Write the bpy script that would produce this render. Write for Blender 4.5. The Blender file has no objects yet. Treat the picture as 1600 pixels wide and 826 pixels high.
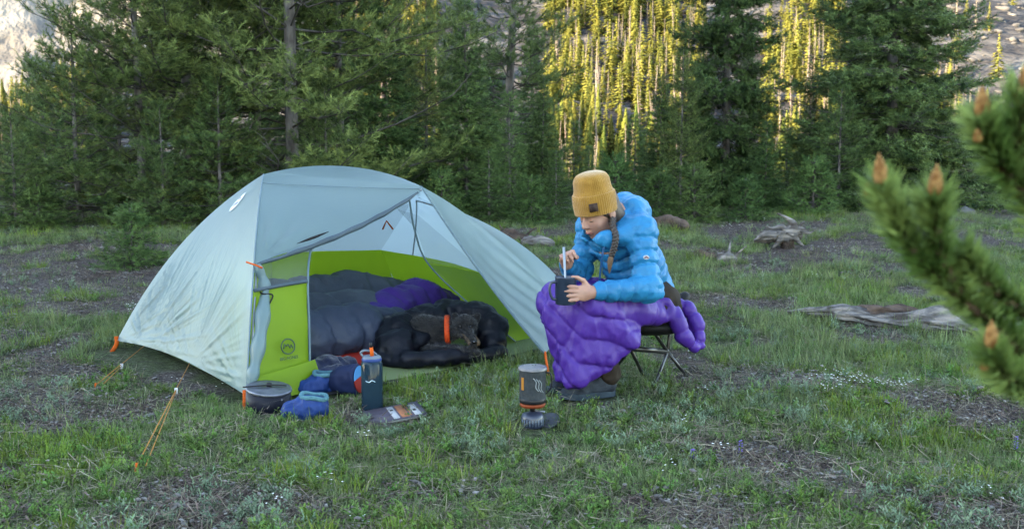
import bpy, math, random
import numpy as np
from mathutils import Vector, Matrix

# ------------------------------------------------------------------ camera, sky, sun, exposure
scene = bpy.context.scene
COL = scene.collection
CAM_Z = 1.05
PITCH = math.radians(5.75)
FPX = 1570.0                      # focal length in pixels of a 1600 px wide frame

cam_data = bpy.data.cameras.new('camera')
cam = bpy.data.objects.new('camera', cam_data)
COL.objects.link(cam)
cam.location = (0, 0, CAM_Z)
cam.rotation_euler = (math.radians(90) - PITCH, 0, 0)
cam_data.sensor_width = 36.0
cam_data.lens = FPX / 1600 * 36.0
cam_data.clip_start = 0.05
cam_data.clip_end = 6000
cam_data.dof.use_dof = True
cam_data.dof.focus_distance = 4.6
cam_data.dof.aperture_fstop = 6.0
scene.camera = cam

SUN_ELEV = math.radians(11.0)
SUN_TO = Vector((-0.85, -0.52, 0)).normalized()     # horizontal direction towards the sun
world = bpy.data.worlds.new('World')
scene.world = world
world.use_nodes = True
wn = world.node_tree
bgn = wn.nodes['Background']
sky = wn.nodes.new('ShaderNodeTexSky')
sky.sky_type = 'NISHITA'
sky.sun_disc = False
sky.sun_elevation = SUN_ELEV
sky.sun_rotation = math.atan2(SUN_TO.x, SUN_TO.y)
sky.altitude = 2900
sky.air_density = 1.0
sky.dust_density = 2.0
sky.ozone_density = 0.6
wn.links.new(sky.outputs[0], bgn.inputs[0])
bgn.inputs[1].default_value = 0.15

sun_data = bpy.data.lights.new('sun', 'SUN')
sun_data.energy = 2.1
sun_data.angle = math.radians(0.53)
sun_data.color = (1.0, 0.84, 0.62)
sun = bpy.data.objects.new('sun', sun_data)
COL.objects.link(sun)
sd = Vector((SUN_TO.x * math.cos(SUN_ELEV), SUN_TO.y * math.cos(SUN_ELEV), math.sin(SUN_ELEV)))
sun.rotation_euler = sd.to_track_quat('Z', 'Y').to_euler()
sun.location = sd * 50

scene.view_settings.view_transform = 'Standard'
scene.view_settings.look = 'None'
scene.view_settings.gamma = 1.0
scene.view_settings.use_curve_mapping = False
scene.view_settings.exposure = 3.95
scene.view_settings.use_white_balance = True
scene.view_settings.white_balance_temperature = 8000
scene.cycles.use_denoising = True
scene.cycles.max_bounces = 8
scene.cycles.transparent_max_bounces = 12

# ------------------------------------------------------------------ helpers
rng = np.random.default_rng(7)
random.seed(7)
PI = math.pi


def at(px, py, Y):
    """world point at depth Y that stands at that place of the 1600 px wide view"""
    a = (px - 800) / FPX
    b = (413 - py) / FPX
    s = Y / (math.cos(PITCH) + b * math.sin(PITCH))
    return np.array([a * s, Y, CAM_Z + s * (-math.sin(PITCH) + b * math.cos(PITCH))])


def gnd(px, py):
    b = (413 - py) / FPX
    s = CAM_Z / (math.sin(PITCH) - b * math.cos(PITCH))
    return np.array([(px - 800) / FPX * s, s * (math.cos(PITCH) + b * math.sin(PITCH)), 0.0])


def make_mesh(name, V, F, smooth=True):
    """V (n,3); F an int array (m,3|4) or a list of arrays / index lists"""
    me = bpy.data.meshes.new(name)
    V = np.ascontiguousarray(V, dtype=np.float32)
    if isinstance(F, np.ndarray):
        groups = [F]
    elif len(F) and isinstance(F[0], np.ndarray) and F[0].ndim == 2:
        groups = F
    else:
        me.from_pydata([tuple(map(float, v)) for v in V], [], [tuple(map(int, f)) for f in F])
        me.update()
        if smooth:
            me.polygons.foreach_set('use_smooth', np.ones(len(me.polygons), dtype=bool))
        return me
    nl = sum(g.size for g in groups)
    nf = sum(len(g) for g in groups)
    me.vertices.add(len(V))
    me.vertices.foreach_set('co', V.ravel())
    me.loops.add(nl)
    me.loops.foreach_set('vertex_index', np.concatenate([g.ravel() for g in groups]).astype(np.int32))
    me.polygons.add(nf)
    st = []
    o = 0
    for g in groups:
        st.append(o + np.arange(len(g)) * g.shape[1])
        o += g.size
    me.polygons.foreach_set('loop_start', np.concatenate(st).astype(np.int32))
    me.update(calc_edges=True)
    if smooth:
        me.polygons.foreach_set('use_smooth', np.ones(nf, dtype=bool))
    return me


def tag(o, label=None, cat=None, group=None, kind=None):
    if label: o['label'] = label
    if cat: o['category'] = cat
    if group: o['group'] = group
    if kind: o['kind'] = kind
    return o


def obj(name, me, mat=None, parent=None, loc=None):
    o = bpy.data.objects.new(name, me)
    COL.objects.link(o)
    if mat is not None and not me.materials:
        for m_ in (mat if isinstance(mat, (list, tuple)) else [mat]):
            me.materials.append(m_)
    if parent is not None:
        o.parent = parent
        if loc is None:
            o.matrix_parent_inverse = parent.matrix_world.inverted() if parent.parent is None and parent.type == 'EMPTY' else Matrix.Identity(4)
    if loc is not None:
        o.location = loc
    return o


def thing(name, label, cat, loc=(0, 0, 0), group=None):
    o = bpy.data.objects.new(name, None)
    COL.objects.link(o)
    o.empty_display_size = 0.1
    o.location = loc
    o.matrix_world = Matrix.Translation(loc)
    return tag(o, label, cat, group)


def copy_tree(o, parent=None):
    c = o.copy()
    COL.objects.link(c)
    c.parent = parent
    if parent is not None:
        c.matrix_parent_inverse = o.matrix_parent_inverse.copy()
    for ch in o.children:
        copy_tree(ch, c)
    return c


# ---- noise
def _hash(ix, iy, iz, seed):
    n = (ix.astype(np.int64) * 374761393 + iy.astype(np.int64) * 668265263 + iz.astype(np.int64) * 2147483647 + seed * 974634721) & 0xffffffff
    n = ((n ^ (n >> 13)) * 1274126177) & 0xffffffff
    n = (n ^ (n >> 16)) & 0xffffffff
    return n.astype(np.float64) / 4294967295.0


def vnoise(x, y, z=None, seed=0):
    x = np.asarray(x, float); y = np.asarray(y, float)
    z = np.zeros_like(x) if z is None else np.asarray(z, float)
    ix, iy, iz = np.floor(x), np.floor(y), np.floor(z)
    fx, fy, fz = x - ix, y - iy, z - iz
    fx, fy, fz = [f * f * (3 - 2 * f) for f in (fx, fy, fz)]
    r = 0
    for dx in (0, 1):
        for dy in (0, 1):
            for dz in (0, 1):
                w = (fx if dx else 1 - fx) * (fy if dy else 1 - fy) * (fz if dz else 1 - fz)
                r = r + w * _hash(ix + dx, iy + dy, iz + dz, seed)
    return r


def fbm(x, y, z=None, seed=0, octv=4):
    s = 0; a = 0.5; f = 1.0; n = 0
    for i in range(octv):
        s = s + a * vnoise(np.asarray(x) * f, np.asarray(y) * f, None if z is None else np.asarray(z) * f, seed + i)
        n += a; a *= 0.5; f *= 2.03
    return s / n


def sstep(a, b, x):
    t = np.clip((x - a) / (b - a), 0, 1)
    return t * t * (3 - 2 * t)


# ---- frames and instancing of templates into one mesh
def frames(D, up=None, roll=None):
    """D (n,3) unit directions -> (n,3,3) matrices whose columns are side, D, third"""
    D = D / (np.linalg.norm(D, axis=1, keepdims=True) + 1e-9)
    ref = np.tile([0, 0, 1.0], (len(D), 1))
    par = np.abs(D[:, 2]) > 0.97
    ref[par] = [1, 0, 0]
    s = np.cross(D, ref); s /= np.linalg.norm(s, axis=1, keepdims=True)
    t = np.cross(s, D)
    if roll is not None:
        c, sn = np.cos(roll)[:, None], np.sin(roll)[:, None]
        s, t = s * c + t * sn, t * c - s * sn
    return np.stack([s, D, t], axis=2)


def instance(TV, TF, M, L, S):
    """merge copies of a template: (nv,3),(nf,k) by matrices, places, scales"""
    n = len(L)
    S = np.asarray(S, float)
    if S.ndim == 1: S = S[:, None].repeat(3, 1)
    V = np.einsum('nij,nkj->nki', M, TV[None] * S[:, None, :]) + L[:, None, :]
    F = TF[None] + (np.arange(n) * len(TV))[:, None, None]
    return V.reshape(-1, 3), F.reshape(-1, TF.shape[1])


def join(parts):
    Vs, Fs = [], {}
    o = 0
    for V, F in parts:
        if len(V) == 0: continue
        Vs.append(V)
        for f in (F if isinstance(F, list) else [F]):
            Fs.setdefault(f.shape[1], []).append(f + o)
        o += len(V)
    return np.concatenate(Vs), [np.concatenate(v) for v in Fs.values()]


def tube(P, R, n=6, cap=True, flat=None):
    """tube along points P (k,3) with radii R; returns V, [quads(,tris)]"""
    P = np.asarray(P, float); k = len(P)
    R = np.broadcast_to(np.asarray(R, float), (k,))
    T = np.gradient(P, axis=0)
    T /= np.linalg.norm(T, axis=1, keepdims=True) + 1e-9
    s = np.cross(T[0], [0, 0, 1.0])
    if np.linalg.norm(s) < 0.1: s = np.cross(T[0], [1.0, 0, 0])
    s /= np.linalg.norm(s)
    a = np.arange(n) / n * 2 * PI
    V = []
    for i in range(k):
        s = s - T[i] * np.dot(s, T[i]); s /= np.linalg.norm(s) + 1e-9
        b = np.cross(T[i], s)
        fl = 1.0 if flat is None else flat
        V.append(P[i] + R[i] * (np.cos(a)[:, None] * s + fl * np.sin(a)[:, None] * b))
    V = np.concatenate(V)
    i = np.arange(k - 1)[:, None] * n; j = np.arange(n)[None]
    q = np.stack([i + j, i + (j + 1) % n, i + n + (j + 1) % n, i + n + j], axis=2).reshape(-1, 4)
    Fs = [q]
    if cap:
        V = np.concatenate([V, P[:1], P[-1:]])
        j = np.arange(n)
        c0 = np.stack([np.full(n, k * n), (j + 1) % n, j], 1)
        c1 = np.stack([np.full(n, k * n + 1), (k - 1) * n + j, (k - 1) * n + (j + 1) % n], 1)
        Fs.append(np.concatenate([c0, c1]))
    return V, Fs


def lathe(prof, n=32, loc=(0, 0, 0), axis=None):
    """prof list of (r,z); closed at the ends when r is 0"""
    prof = np.asarray(prof, float); k = len(prof)
    a = np.arange(n) / n * 2 * PI
    V = np.stack([prof[:, 0][:, None] * np.cos(a), prof[:, 0][:, None] * np.sin(a), np.repeat(prof[:, 1][:, None], n, 1)], 2).reshape(-1, 3)
    if axis is not None:
        V = V @ np.asarray(axis).T
    i = np.arange(k - 1)[:, None] * n; j = np.arange(n)[None]
    q = np.stack([i + j, i + (j + 1) % n, i + n + (j + 1) % n, i + n + j], axis=2).reshape(-1, 4)
    return V + np.asarray(loc), [q]


def spline(pts, n):
    """Catmull-Rom through pts"""
    P = np.asarray(pts, float)
    P = np.concatenate([2 * P[:1] - P[1:2], P, 2 * P[-1:] - P[-2:-1]])
    m = len(P) - 3
    t = np.linspace(0, m - 1e-6, n)
    i = t.astype(int); f = (t - i)[:, None]
    p0, p1, p2, p3 = P[i], P[i + 1], P[i + 2], P[i + 3]
    return 0.5 * (2 * p1 + (p2 - p0) * f + (2 * p0 - 5 * p1 + 4 * p2 - p3) * f ** 2 + (3 * p1 - p0 - 3 * p2 + p3) * f ** 3)


def bez(a, c, b, t):
    t = np.asarray(t)[..., None]
    return (1 - t) ** 2 * np.asarray(a) + 2 * t * (1 - t) * np.asarray(c) + t * t * np.asarray(b)


def grid_faces(nu, nv):
    i = np.arange(nu - 1)[:, None]; j = np.arange(nv - 1)[None]
    a = i * nv + j
    return np.stack([a, a + nv, a + nv + 1, a + 1], 2).reshape(-1, 4)


def box(c, s, rot=None):
    V = np.array([[x, y, z] for x in (-.5, .5) for y in (-.5, .5) for z in (-.5, .5)]) * np.asarray(s, float)
    if rot is not None: V = V @ np.asarray(rot).T
    F = np.array([[0, 1, 3, 2], [4, 6, 7, 5], [0, 4, 5, 1], [2, 3, 7, 6], [0, 2, 6, 4], [1, 5, 7, 3]])
    return V + np.asarray(c, float), [F]


def rotz(a):
    c, s = math.cos(a), math.sin(a)
    return np.array([[c, -s, 0], [s, c, 0], [0, 0, 1.0]])


# ---- signed-distance modelling of soft things
class Field:
    def __init__(self, lo, hi, h):
        self.lo = np.asarray(lo, float); self.h = h
        n = np.ceil((np.asarray(hi, float) - self.lo) / h).astype(int) + 1
        self.n = n
        self.F = np.full(n, 0.5, dtype=np.float32)
        self.ax = [(self.lo[i] + np.arange(n[i]) * h).astype(np.float32) for i in range(3)]

    def sub(self, lo, hi):
        s = []
        for i in range(3):
            a = int(max(0, math.floor((lo[i] - self.lo[i]) / self.h)))
            b = int(min(self.n[i], math.ceil((hi[i] - self.lo[i]) / self.h) + 1))
            s.append(slice(a, max(a, b)))
        X = self.ax[0][s[0]][:, None, None]; Y = self.ax[1][s[1]][None, :, None]; Z = self.ax[2][s[2]][None, None, :]
        return tuple(s), X, Y, Z

    def put(self, fn, lo, hi, k=0.0, op='add'):
        s, X, Y, Z = self.sub(lo, hi)
        A = self.F[s]
        if A.size == 0: return
        D = fn(X, Y, Z)
        if op == 'cut':
            if k > 0:
                h = np.clip(0.5 - 0.5 * (A + D) / k, 0, 1)
                self.F[s] = A * (1 - h) - D * h + k * h * (1 - h)
            else:
                self.F[s] = np.maximum(A, -D)
        elif k > 0:
            h = np.clip(0.5 + 0.5 * (A - D) / k, 0, 1)
            self.F[s] = A * (1 - h) + D * h - k * h * (1 - h)
        else:
            self.F[s] = np.minimum(A, D)

    def capsule(self, a, b, ra, rb=None, k=0.0, op='add', puff=None, squash=None):
        a = np.asarray(a, float); b = np.asarray(b, float)
        rb = ra if rb is None else rb
        m = max(ra, rb) * (1.0 if squash is None else max(1.0, 1 / min(squash[1], 1))) + 0.04 + k
        L = float(np.linalg.norm(b - a)) + 1e-9
        d = (b - a) / L

        def fn(X, Y, Z):
            px, py, pz = X - a[0], Y - a[1], Z - a[2]
            t = px * d[0] + py * d[1] + pz * d[2]
            tc = np.clip(t, 0, L)
            qx, qy, qz = px - tc * d[0], py - tc * d[1], pz - tc * d[2]
            if squash is not None:      # scale distance along one direction
                n_, f_ = squash
                w = qx * n_[0] + qy * n_[1] + qz * n_[2]
                g = w * (1 / f_ - 1)
                qx, qy, qz = qx + g * n_[0], qy + g * n_[1], qz + g * n_[2]
            D = np.sqrt(qx * qx + qy * qy + qz * qz) - (ra + (rb - ra) * tc / L)
            if puff is not None:
                sp, am, ph = puff
                u = np.abs(((t / sp + ph) % 1.0) * 2 - 1)
                D = D + am * u ** 4
            return D
        self.put(fn, np.minimum(a, b) - m, np.maximum(a, b) + m, k, op)

    def ball(self, c, r, k=0.0, op='add', M=None):
        """ellipsoid of radii r with axes the columns of M"""
        c = np.asarray(c, float); r = np.broadcast_to(np.asarray(r, float), (3,))
        M = np.eye(3) if M is None else np.asarray(M, float)
        m = r.max() + 0.03 + k

        def fn(X, Y, Z):
            px, py, pz = X - c[0], Y - c[1], Z - c[2]
            u = [(px * M[0, i] + py * M[1, i] + pz * M[2, i]) for i in range(3)]
            k0 = np.sqrt(sum((u[i] / r[i]) ** 2 for i in range(3)))
            k1 = np.sqrt(sum((u[i] / r[i] ** 2) ** 2 for i in range(3))) + 1e-6
            return k0 * (k0 - 1) / k1
        self.put(fn, c - m, c + m, k, op)

    def chain(self, pts, rad, k=0.02, **kw):
        for i in range(len(pts) - 1):
            self.capsule(pts[i], pts[i + 1], rad[i], rad[i + 1], k, **kw)

    def wrinkle(self, amp, scale, seed=0, stretch=(1, 1, 1), octv=2, mode='ridge'):
        s, X, Y, Z = self.sub(self.lo, self.lo + self.n * self.h)
        m = np.abs(self.F) < 0.06
        ii = np.nonzero(m)
        x = self.ax[0][ii[0]] / scale * stretch[0]; y = self.ax[1][ii[1]] / scale * stretch[1]; z = self.ax[2][ii[2]] / scale * stretch[2]
        nz = fbm(x, y, z, seed, octv)
        v = {'ridge': np.abs(nz - 0.5) * 4 - 0.5, 'crease': 0.5 - np.abs(nz - 0.5) * 4, 'soft': (nz - 0.5) * 4}[mode]
        self.F[ii] += (amp * v).astype(np.float32)

    def groove(self, fn, sp, am, pw=6, reach=0.06):
        """quilting lines where fn(x,y,z)/sp is whole"""
        ii = np.nonzero(np.abs(self.F) < reach)
        v = fn(self.ax[0][ii[0]], self.ax[1][ii[1]], self.ax[2][ii[2]]) / sp
        u = np.abs((v % 1.0) * 2 - 1)
        self.F[ii] += (am * u ** pw).astype(np.float32)

    def tri(self, a, b, c, r, k=0.0):
        """rounded triangular plate of half thickness r"""
        a, b, c = [np.asarray(q, float) for q in (a, b, c)]
        P = np.stack([a, b, c]); m = r + k + 0.03
        nrm = np.cross(b - a, c - a); nrm /= np.linalg.norm(nrm)

        def fn(X, Y, Z):
            X, Y, Z = np.broadcast_arrays(X, Y, Z)
            p = np.stack([X, Y, Z], -1)
            h = (p - a) @ nrm
            inside = np.ones(h.shape, bool); best = np.full(h.shape, 9.0)
            for s_, e_ in ((a, b), (b, c), (c, a)):
                d = e_ - s_; w = p - s_
                inside &= (w @ np.cross(nrm, d)) >= 0
                t = np.clip(w @ d / (d @ d), 0, 1)
                best = np.minimum(best, np.linalg.norm(w - t[..., None] * d, axis=-1))
            return np.where(inside, np.abs(h), best) - r
        self.put(fn, P.min(0) - m, P.max(0) + m, k)

    def halfspace(self, p, nrm, k=0.0):
        """remove what lies on the side nrm points to"""
        p = np.asarray(p, float); n_ = np.asarray(nrm, float); n_ = n_ / np.linalg.norm(n_)
        s, X, Y, Z = self.sub(self.lo, self.lo + self.n * self.h)
        D = (X - p[0]) * n_[0] + (Y - p[1]) * n_[1] + (Z - p[2]) * n_[2]
        if k > 0:
            A = self.F
            h = np.clip(0.5 - 0.5 * (A - D) / k, 0, 1)
            self.F = (A * (1 - h) + D * h + k * h * (1 - h)).astype(np.float32)
        else:
            self.F = np.maximum(self.F, D.astype(np.float32))

    def mesh(self, name, relax=1):
        F = self.F.copy()
        F[0] = F[-1] = 0.3; F[:, 0] = F[:, -1] = 0.3; F[:, :, 0] = F[:, :, -1] = 0.3
        S = F < 0
        c = np.zeros(np.array(F.shape) - 1, dtype=np.uint8)
        cor = [(x, y, z) for x in (0, 1) for y in (0, 1) for z in (0, 1)]
        n = F.shape
        for x, y, z in cor:
            c += S[x:n[0] - 1 + x, y:n[1] - 1 + y, z:n[2] - 1 + z]
        mixed = (c > 0) & (c < 8)
        idx = np.argwhere(mixed)
        vid = np.full(mixed.shape, -1, dtype=np.int32)
        vid[mixed] = np.arange(len(idx))
        val = {q: F[idx[:, 0] + q[0], idx[:, 1] + q[1], idx[:, 2] + q[2]] for q in cor}
        P = np.zeros((len(idx), 3)); cnt = np.zeros(len(idx))
        for q in cor:
            for a in range(3):
                if q[a] == 0:
                    q2 = list(q); q2[a] = 1; q2 = tuple(q2)
                    va, vb = val[q], val[q2]
                    m = (va < 0) != (vb < 0)
                    t = np.where(m, va / np.where(m, va - vb, 1), 0)
                    for i in range(3):
                        P[:, i] += m * (q[i] + (t if i == a else 0))
                    cnt += m
        V = self.lo + self.h * (idx + P / cnt[:, None])
        Q = []
        for a in range(3):
            b, d = (a + 1) % 3, (a + 2) % 3
            s0 = [slice(1, m_ - 1) for m_ in n]; s1 = [slice(1, m_ - 1) for m_ in n]
            s0[a] = slice(0, n[a] - 1); s1[a] = slice(1, n[a])
            A, B = S[tuple(s0)], S[tuple(s1)]
            e = np.argwhere(A != B)
            if not len(e): continue
            fl = A[tuple(e.T)]
            g = e + 1; g[:, a] = e[:, a]
            def cell(db, dd):
                h = g.copy(); h[:, b] += db; h[:, d] += dd
                return vid[tuple(h.T)]
            q = np.stack([cell(-1, -1), cell(0, -1), cell(0, 0), cell(-1, 0)], 1)
            q[~fl] = q[~fl][:, ::-1]
            Q.append(q)
        Q = np.concatenate(Q)
        Q = Q[(Q >= 0).all(1)]
        for _ in range(relax):
            acc = np.zeros_like(V); k = np.zeros(len(V))
            for i in range(4):
                for j in ((i + 1) % 4, (i + 3) % 4):
                    np.add.at(acc, Q[:, i], V[Q[:, j]]); np.add.at(k, Q[:, i], 1)
            V = V * 0.5 + 0.5 * acc / np.maximum(k, 1)[:, None]
        return make_mesh(name, V, Q)


# ---- materials
def mat(name, c1, c2=None, scale=8.0, rough=0.75, bump=0.0, bscale=None, detail=4.0, trans=None, spec=0.15,
        metal=0.0, rnd=0.0, sheen=0.0, coords='Object', ramp=(0.35, 0.65), coat=0.0, stretch=None, alpha=None, c3=None, tcol=None):
    m = bpy.data.materials.new(name)
    m.use_nodes = True
    nt = m.node_tree; N = nt.nodes; L = nt.links
    p = N['Principled BSDF']
    p.inputs['Roughness'].default_value = rough
    p.inputs['Specular IOR Level'].default_value = spec
    p.inputs['Metallic'].default_value = metal
    if sheen: p.inputs['Sheen Weight'].default_value = sheen
    if coat: p.inputs['Coat Weight'].default_value = coat
    tc = N.new('ShaderNodeTexCoord')
    src = tc.outputs[coords]
    if stretch is not None:
        mp = N.new('ShaderNodeMapping'); mp.inputs['Scale'].default_value = stretch
        L.new(src, mp.inputs[0]); src = mp.outputs[0]
    col = None
    if c2 is not None:
        nz = N.new('ShaderNodeTexNoise'); nz.inputs['Scale'].default_value = scale; nz.inputs['Detail'].default_value = detail
        L.new(src, nz.inputs['Vector'])
        r = N.new('ShaderNodeValToRGB')
        r.color_ramp.elements[0].position = ramp[0]; r.color_ramp.elements[1].position = ramp[1]
        r.color_ramp.elements[0].color = (*c1, 1); r.color_ramp.elements[1].color = (*c2, 1)
        if c3 is not None:
            e = r.color_ramp.elements.new((ramp[0] + ramp[1]) / 2); e.color = (*c3, 1)
        L.new(nz.outputs['Fac'], r.inputs[0])
        col = r.outputs[0]
    else:
        p.inputs['Base Color'].default_value = (*c1, 1)
    if rnd:
        oi = N.new('ShaderNodeObjectInfo')
        hs = N.new('ShaderNodeHueSaturation')
        if col is None: hs.inputs['Color'].default_value = (*c1, 1)
        else: L.new(col, hs.inputs['Color'])
        mr = N.new('ShaderNodeMapRange'); mr.inputs['To Min'].default_value = 1 - rnd; mr.inputs['To Max'].default_value = 1 + rnd
        L.new(oi.outputs['Random'], mr.inputs[0]); L.new(mr.outputs[0], hs.inputs['Value'])
        mr2 = N.new('ShaderNodeMapRange'); mr2.inputs['To Min'].default_value = 0.5 - rnd * 0.08; mr2.inputs['To Max'].default_value = 0.5 + rnd * 0.08
        ml = N.new('ShaderNodeMath'); ml.operation = 'MULTIPLY'; ml.inputs[1].default_value = 17.3
        fr = N.new('ShaderNodeMath'); fr.operation = 'FRACT'
        L.new(oi.outputs['Random'], ml.inputs[0]); L.new(ml.outputs[0], fr.inputs[0]); L.new(fr.outputs[0], mr2.inputs[0]); L.new(mr2.outputs[0], hs.inputs['Hue'])
        col = hs.outputs[0]
    if col is not None: L.new(col, p.inputs['Base Color'])
    if bump:
        nb = N.new('ShaderNodeTexNoise'); nb.inputs['Scale'].default_value = bscale or scale * 3; nb.inputs['Detail'].default_value = 3
        L.new(src, nb.inputs['Vector'])
        b = N.new('ShaderNodeBump'); b.inputs['Strength'].default_value = 1.0; b.inputs['Distance'].default_value = bump
        L.new(nb.outputs['Fac'], b.inputs['Height']); L.new(b.outputs[0], p.inputs['Normal'])
    out = N['Material Output']
    sh = p.outputs[0]
    if trans:
        t = N.new('ShaderNodeBsdfTranslucent')
        if tcol is not None: t.inputs[0].default_value = (*tcol, 1)
        elif col is not None: L.new(col, t.inputs[0])
        else: t.inputs[0].default_value = (*c1, 1)
        mx = N.new('ShaderNodeMixShader'); mx.inputs[0].default_value = trans
        L.new(sh, mx.inputs[1]); L.new(t.outputs[0], mx.inputs[2]); sh = mx.outputs[0]
    if alpha is not None:
        tr = N.new('ShaderNodeBsdfTransparent')
        mx = N.new('ShaderNodeMixShader'); mx.inputs[0].default_value = alpha
        L.new(tr.outputs[0], mx.inputs[1]); L.new(sh, mx.inputs[2]); sh = mx.outputs[0]
    if sh is not p.outputs[0]: L.new(sh, out.inputs[0])
    return m
# ------------------------------------------------------------------ ground, hillside, mountain, ridge
TB = np.array([-1.16, 4.30]); TU = np.array([0.68, 0.733]); TVv = np.array([-0.733, 0.68])


def T(a, b, z):
    q = TB + a * TU + b * TVv
    return np.array([q[0], q[1], z])


def tent_ab(x, y):
    dx, dy = x - TB[0], y - TB[1]
    return dx * TU[0] + dy * TU[1], dx * TVv[0] + dy * TVv[1]


def gz(x, y):
    x = np.asarray(x, float); y = np.asarray(y, float)
    b = (fbm(x * 0.9 + 3, y * 0.9, seed=11, octv=3) - 0.5) * 0.075 + (fbm(x * 5, y * 5, seed=21, octv=2) - 0.5) * 0.03
    a, v = tent_ab(x, y)
    flat = sstep(-0.35, 0.05, a) * sstep(2.7, 2.4, a) * sstep(-0.35, 0.0, v) * sstep(2.0, 1.7, v)
    b = b * (1 - flat) - 0.012 * flat
    far = sstep(22, 62, np.hypot(x, y))
    rise = 0.40 * sstep(5.2, 12.8, y) + 0.25 * sstep(12, 18, y)
    return b + rise * (1 - far) - 2.2 * far + (fbm(x * 0.25, y * 0.25, seed=5) - 0.5) * 0.3 * sstep(9, 16, y)


def hit(px, py):
    """where the view ray through that pixel meets the ground"""
    lo, hi = 1.0, 60.0
    for Y in np.arange(1.5, 40, 0.05):
        p = at(px, py, Y)
        if p[2] < float(gz(p[0], p[1])):
            p[2] = float(gz(p[0], p[1])); return p
    return gnd(px, py)


def bare(x, y):
    """0 grass .. 1 bare soil"""
    n = fbm(x * 2.3, y * 1.7, seed=31, octv=4)
    b = sstep(0.520, 0.612, n) * 0.95
    # trodden gravel left of the tent, towards the trees
    g = sstep(-1.6, -2.6, x) * sstep(6.1, 6.9, y) * sstep(10.6, 9.4, y) * (0.5 + 0.7 * sstep(0.4, 0.55, fbm(x * 1.1, y * 2.4, seed=41)))
    return np.clip(np.maximum(b, g), 0, 1)


def axis(lo, hi, step, outs):
    a = list(np.arange(lo, hi + 1e-6, step))
    s = step
    while a[-1] < outs[1]:
        s *= 1.35; a.append(a[-1] + s)
    s = step
    while a[0] > outs[0]:
        s *= 1.35; a.insert(0, a[0] - s)
    return np.array(a)


gx = axis(-7.5, 7.5, 0.055, (-2500, 2500))
gy = axis(2.0, 13.0, 0.055, (-2500, 3000))
GX, GY = np.meshgrid(gx, gy, indexing='ij')
GZ = gz(GX, GY)
gm = make_mesh('ground', np.stack([GX, GY, GZ], 2).reshape(-1, 3), grid_faces(len(gx), len(gy))[:, ::-1])
at_ = gm.attributes.new('bare', 'FLOAT', 'POINT')
at_.data.foreach_set('value', bare(GX, GY).ravel().astype(np.float32))


def ground_mat():
    m = bpy.data.materials.new('meadow_soil'); m.use_nodes = True
    N = m.node_tree.nodes; L = m.node_tree.links; p = N['Principled BSDF']
    p.inputs['Roughness'].default_value = 0.95; p.inputs['Specular IOR Level'].default_value = 0.1
    tc = N.new('ShaderNodeTexCoord')
    def noise(s, d=5.0):
        n = N.new('ShaderNodeTexNoise'); n.inputs['Scale'].default_value = s; n.inputs['Detail'].default_value = d
        L.new(tc.outputs['Object'], n.inputs['Vector']); return n.outputs['Fac']
    def ramp(src, els):
        r = N.new('ShaderNodeValToRGB')
        e = r.color_ramp.elements
        e[0].position, e[0].color = els[0][0], (*els[0][1], 1)
        e[1].position, e[1].color = els[-1][0], (*els[-1][1], 1)
        for q in els[1:-1]:
            k = e.new(q[0]); k.color = (*q[1], 1)
        L.new(src, r.inputs[0]); return r.outputs[0]
    soil = ramp(noise(55), [(0.30, (0.016, 0.013, 0.012)), (0.48, (0.042, 0.034, 0.031)), (0.62, (0.085, 0.070, 0.066)), (0.75, (0.17, 0.15, 0.145))])
    moss = ramp(noise(38), [(0.32, (0.016, 0.022, 0.009)), (0.5, (0.032, 0.046, 0.016)), (0.7, (0.070, 0.082, 0.040))])
    a = N.new('ShaderNodeAttribute'); a.attribute_name = 'bare'
    ad = N.new('ShaderNodeMath'); ad.operation = 'MULTIPLY_ADD'; ad.inputs[1].default_value = 0.8
    L.new(noise(14), ad.inputs[0])
    sb = N.new('ShaderNodeMath'); sb.operation = 'SUBTRACT'; sb.inputs[1].default_value = 0.22
    L.new(a.outputs['Fac'], ad.inputs[2]); L.new(ad.outputs[0], sb.inputs[0])
    cl = N.new('ShaderNodeClamp'); L.new(sb.outputs[0], cl.inputs[0])
    mx = N.new('ShaderNodeMixRGB'); L.new(cl.outputs[0], mx.inputs[0]); L.new(moss, mx.inputs[1]); L.new(soil, mx.inputs[2])
    L.new(mx.outputs[0], p.inputs['Base Color'])
    b = N.new('ShaderNodeBump'); b.inputs['Distance'].default_value = 0.02; b.inputs['Strength'].default_value = 1.0
    L.new(noise(70, 6), b.inputs['Height']); L.new(b.outputs[0], p.inputs['Normal'])
    return m


tag(obj('ground', gm, ground_mat()), 'uneven mountain meadow ground of soil and moss', 'ground', kind='structure')


# forested hillside behind the trees: foot at y of about 92 m
def hill_z(x, y):
    x = np.asarray(x, float); y = np.asarray(y, float)
    crest = 7 + 80 * sstep(-72, 20, x)
    z = 0.50 * (y - 92 - 10 * (fbm(x * 0.012, y * 0.0, seed=61) - 0.5))
    z = crest - np.log1p(np.exp(np.clip((crest - z) / 7.0, -40, 40))) * 7.0
    z = z + (fbm(x * 0.05, y * 0.05, seed=62, octv=5) - 0.5) * 9 + (fbm(x * 0.4, y * 0.4, seed=63, octv=3) - 0.5) * 1.6
    return z - 2.2


def scree(x, y):
    return sstep(-6, 8, x - 0.40 * y + 9 * (fbm(x * 0.05, y * 0.05, seed=71) - 0.5))


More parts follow.
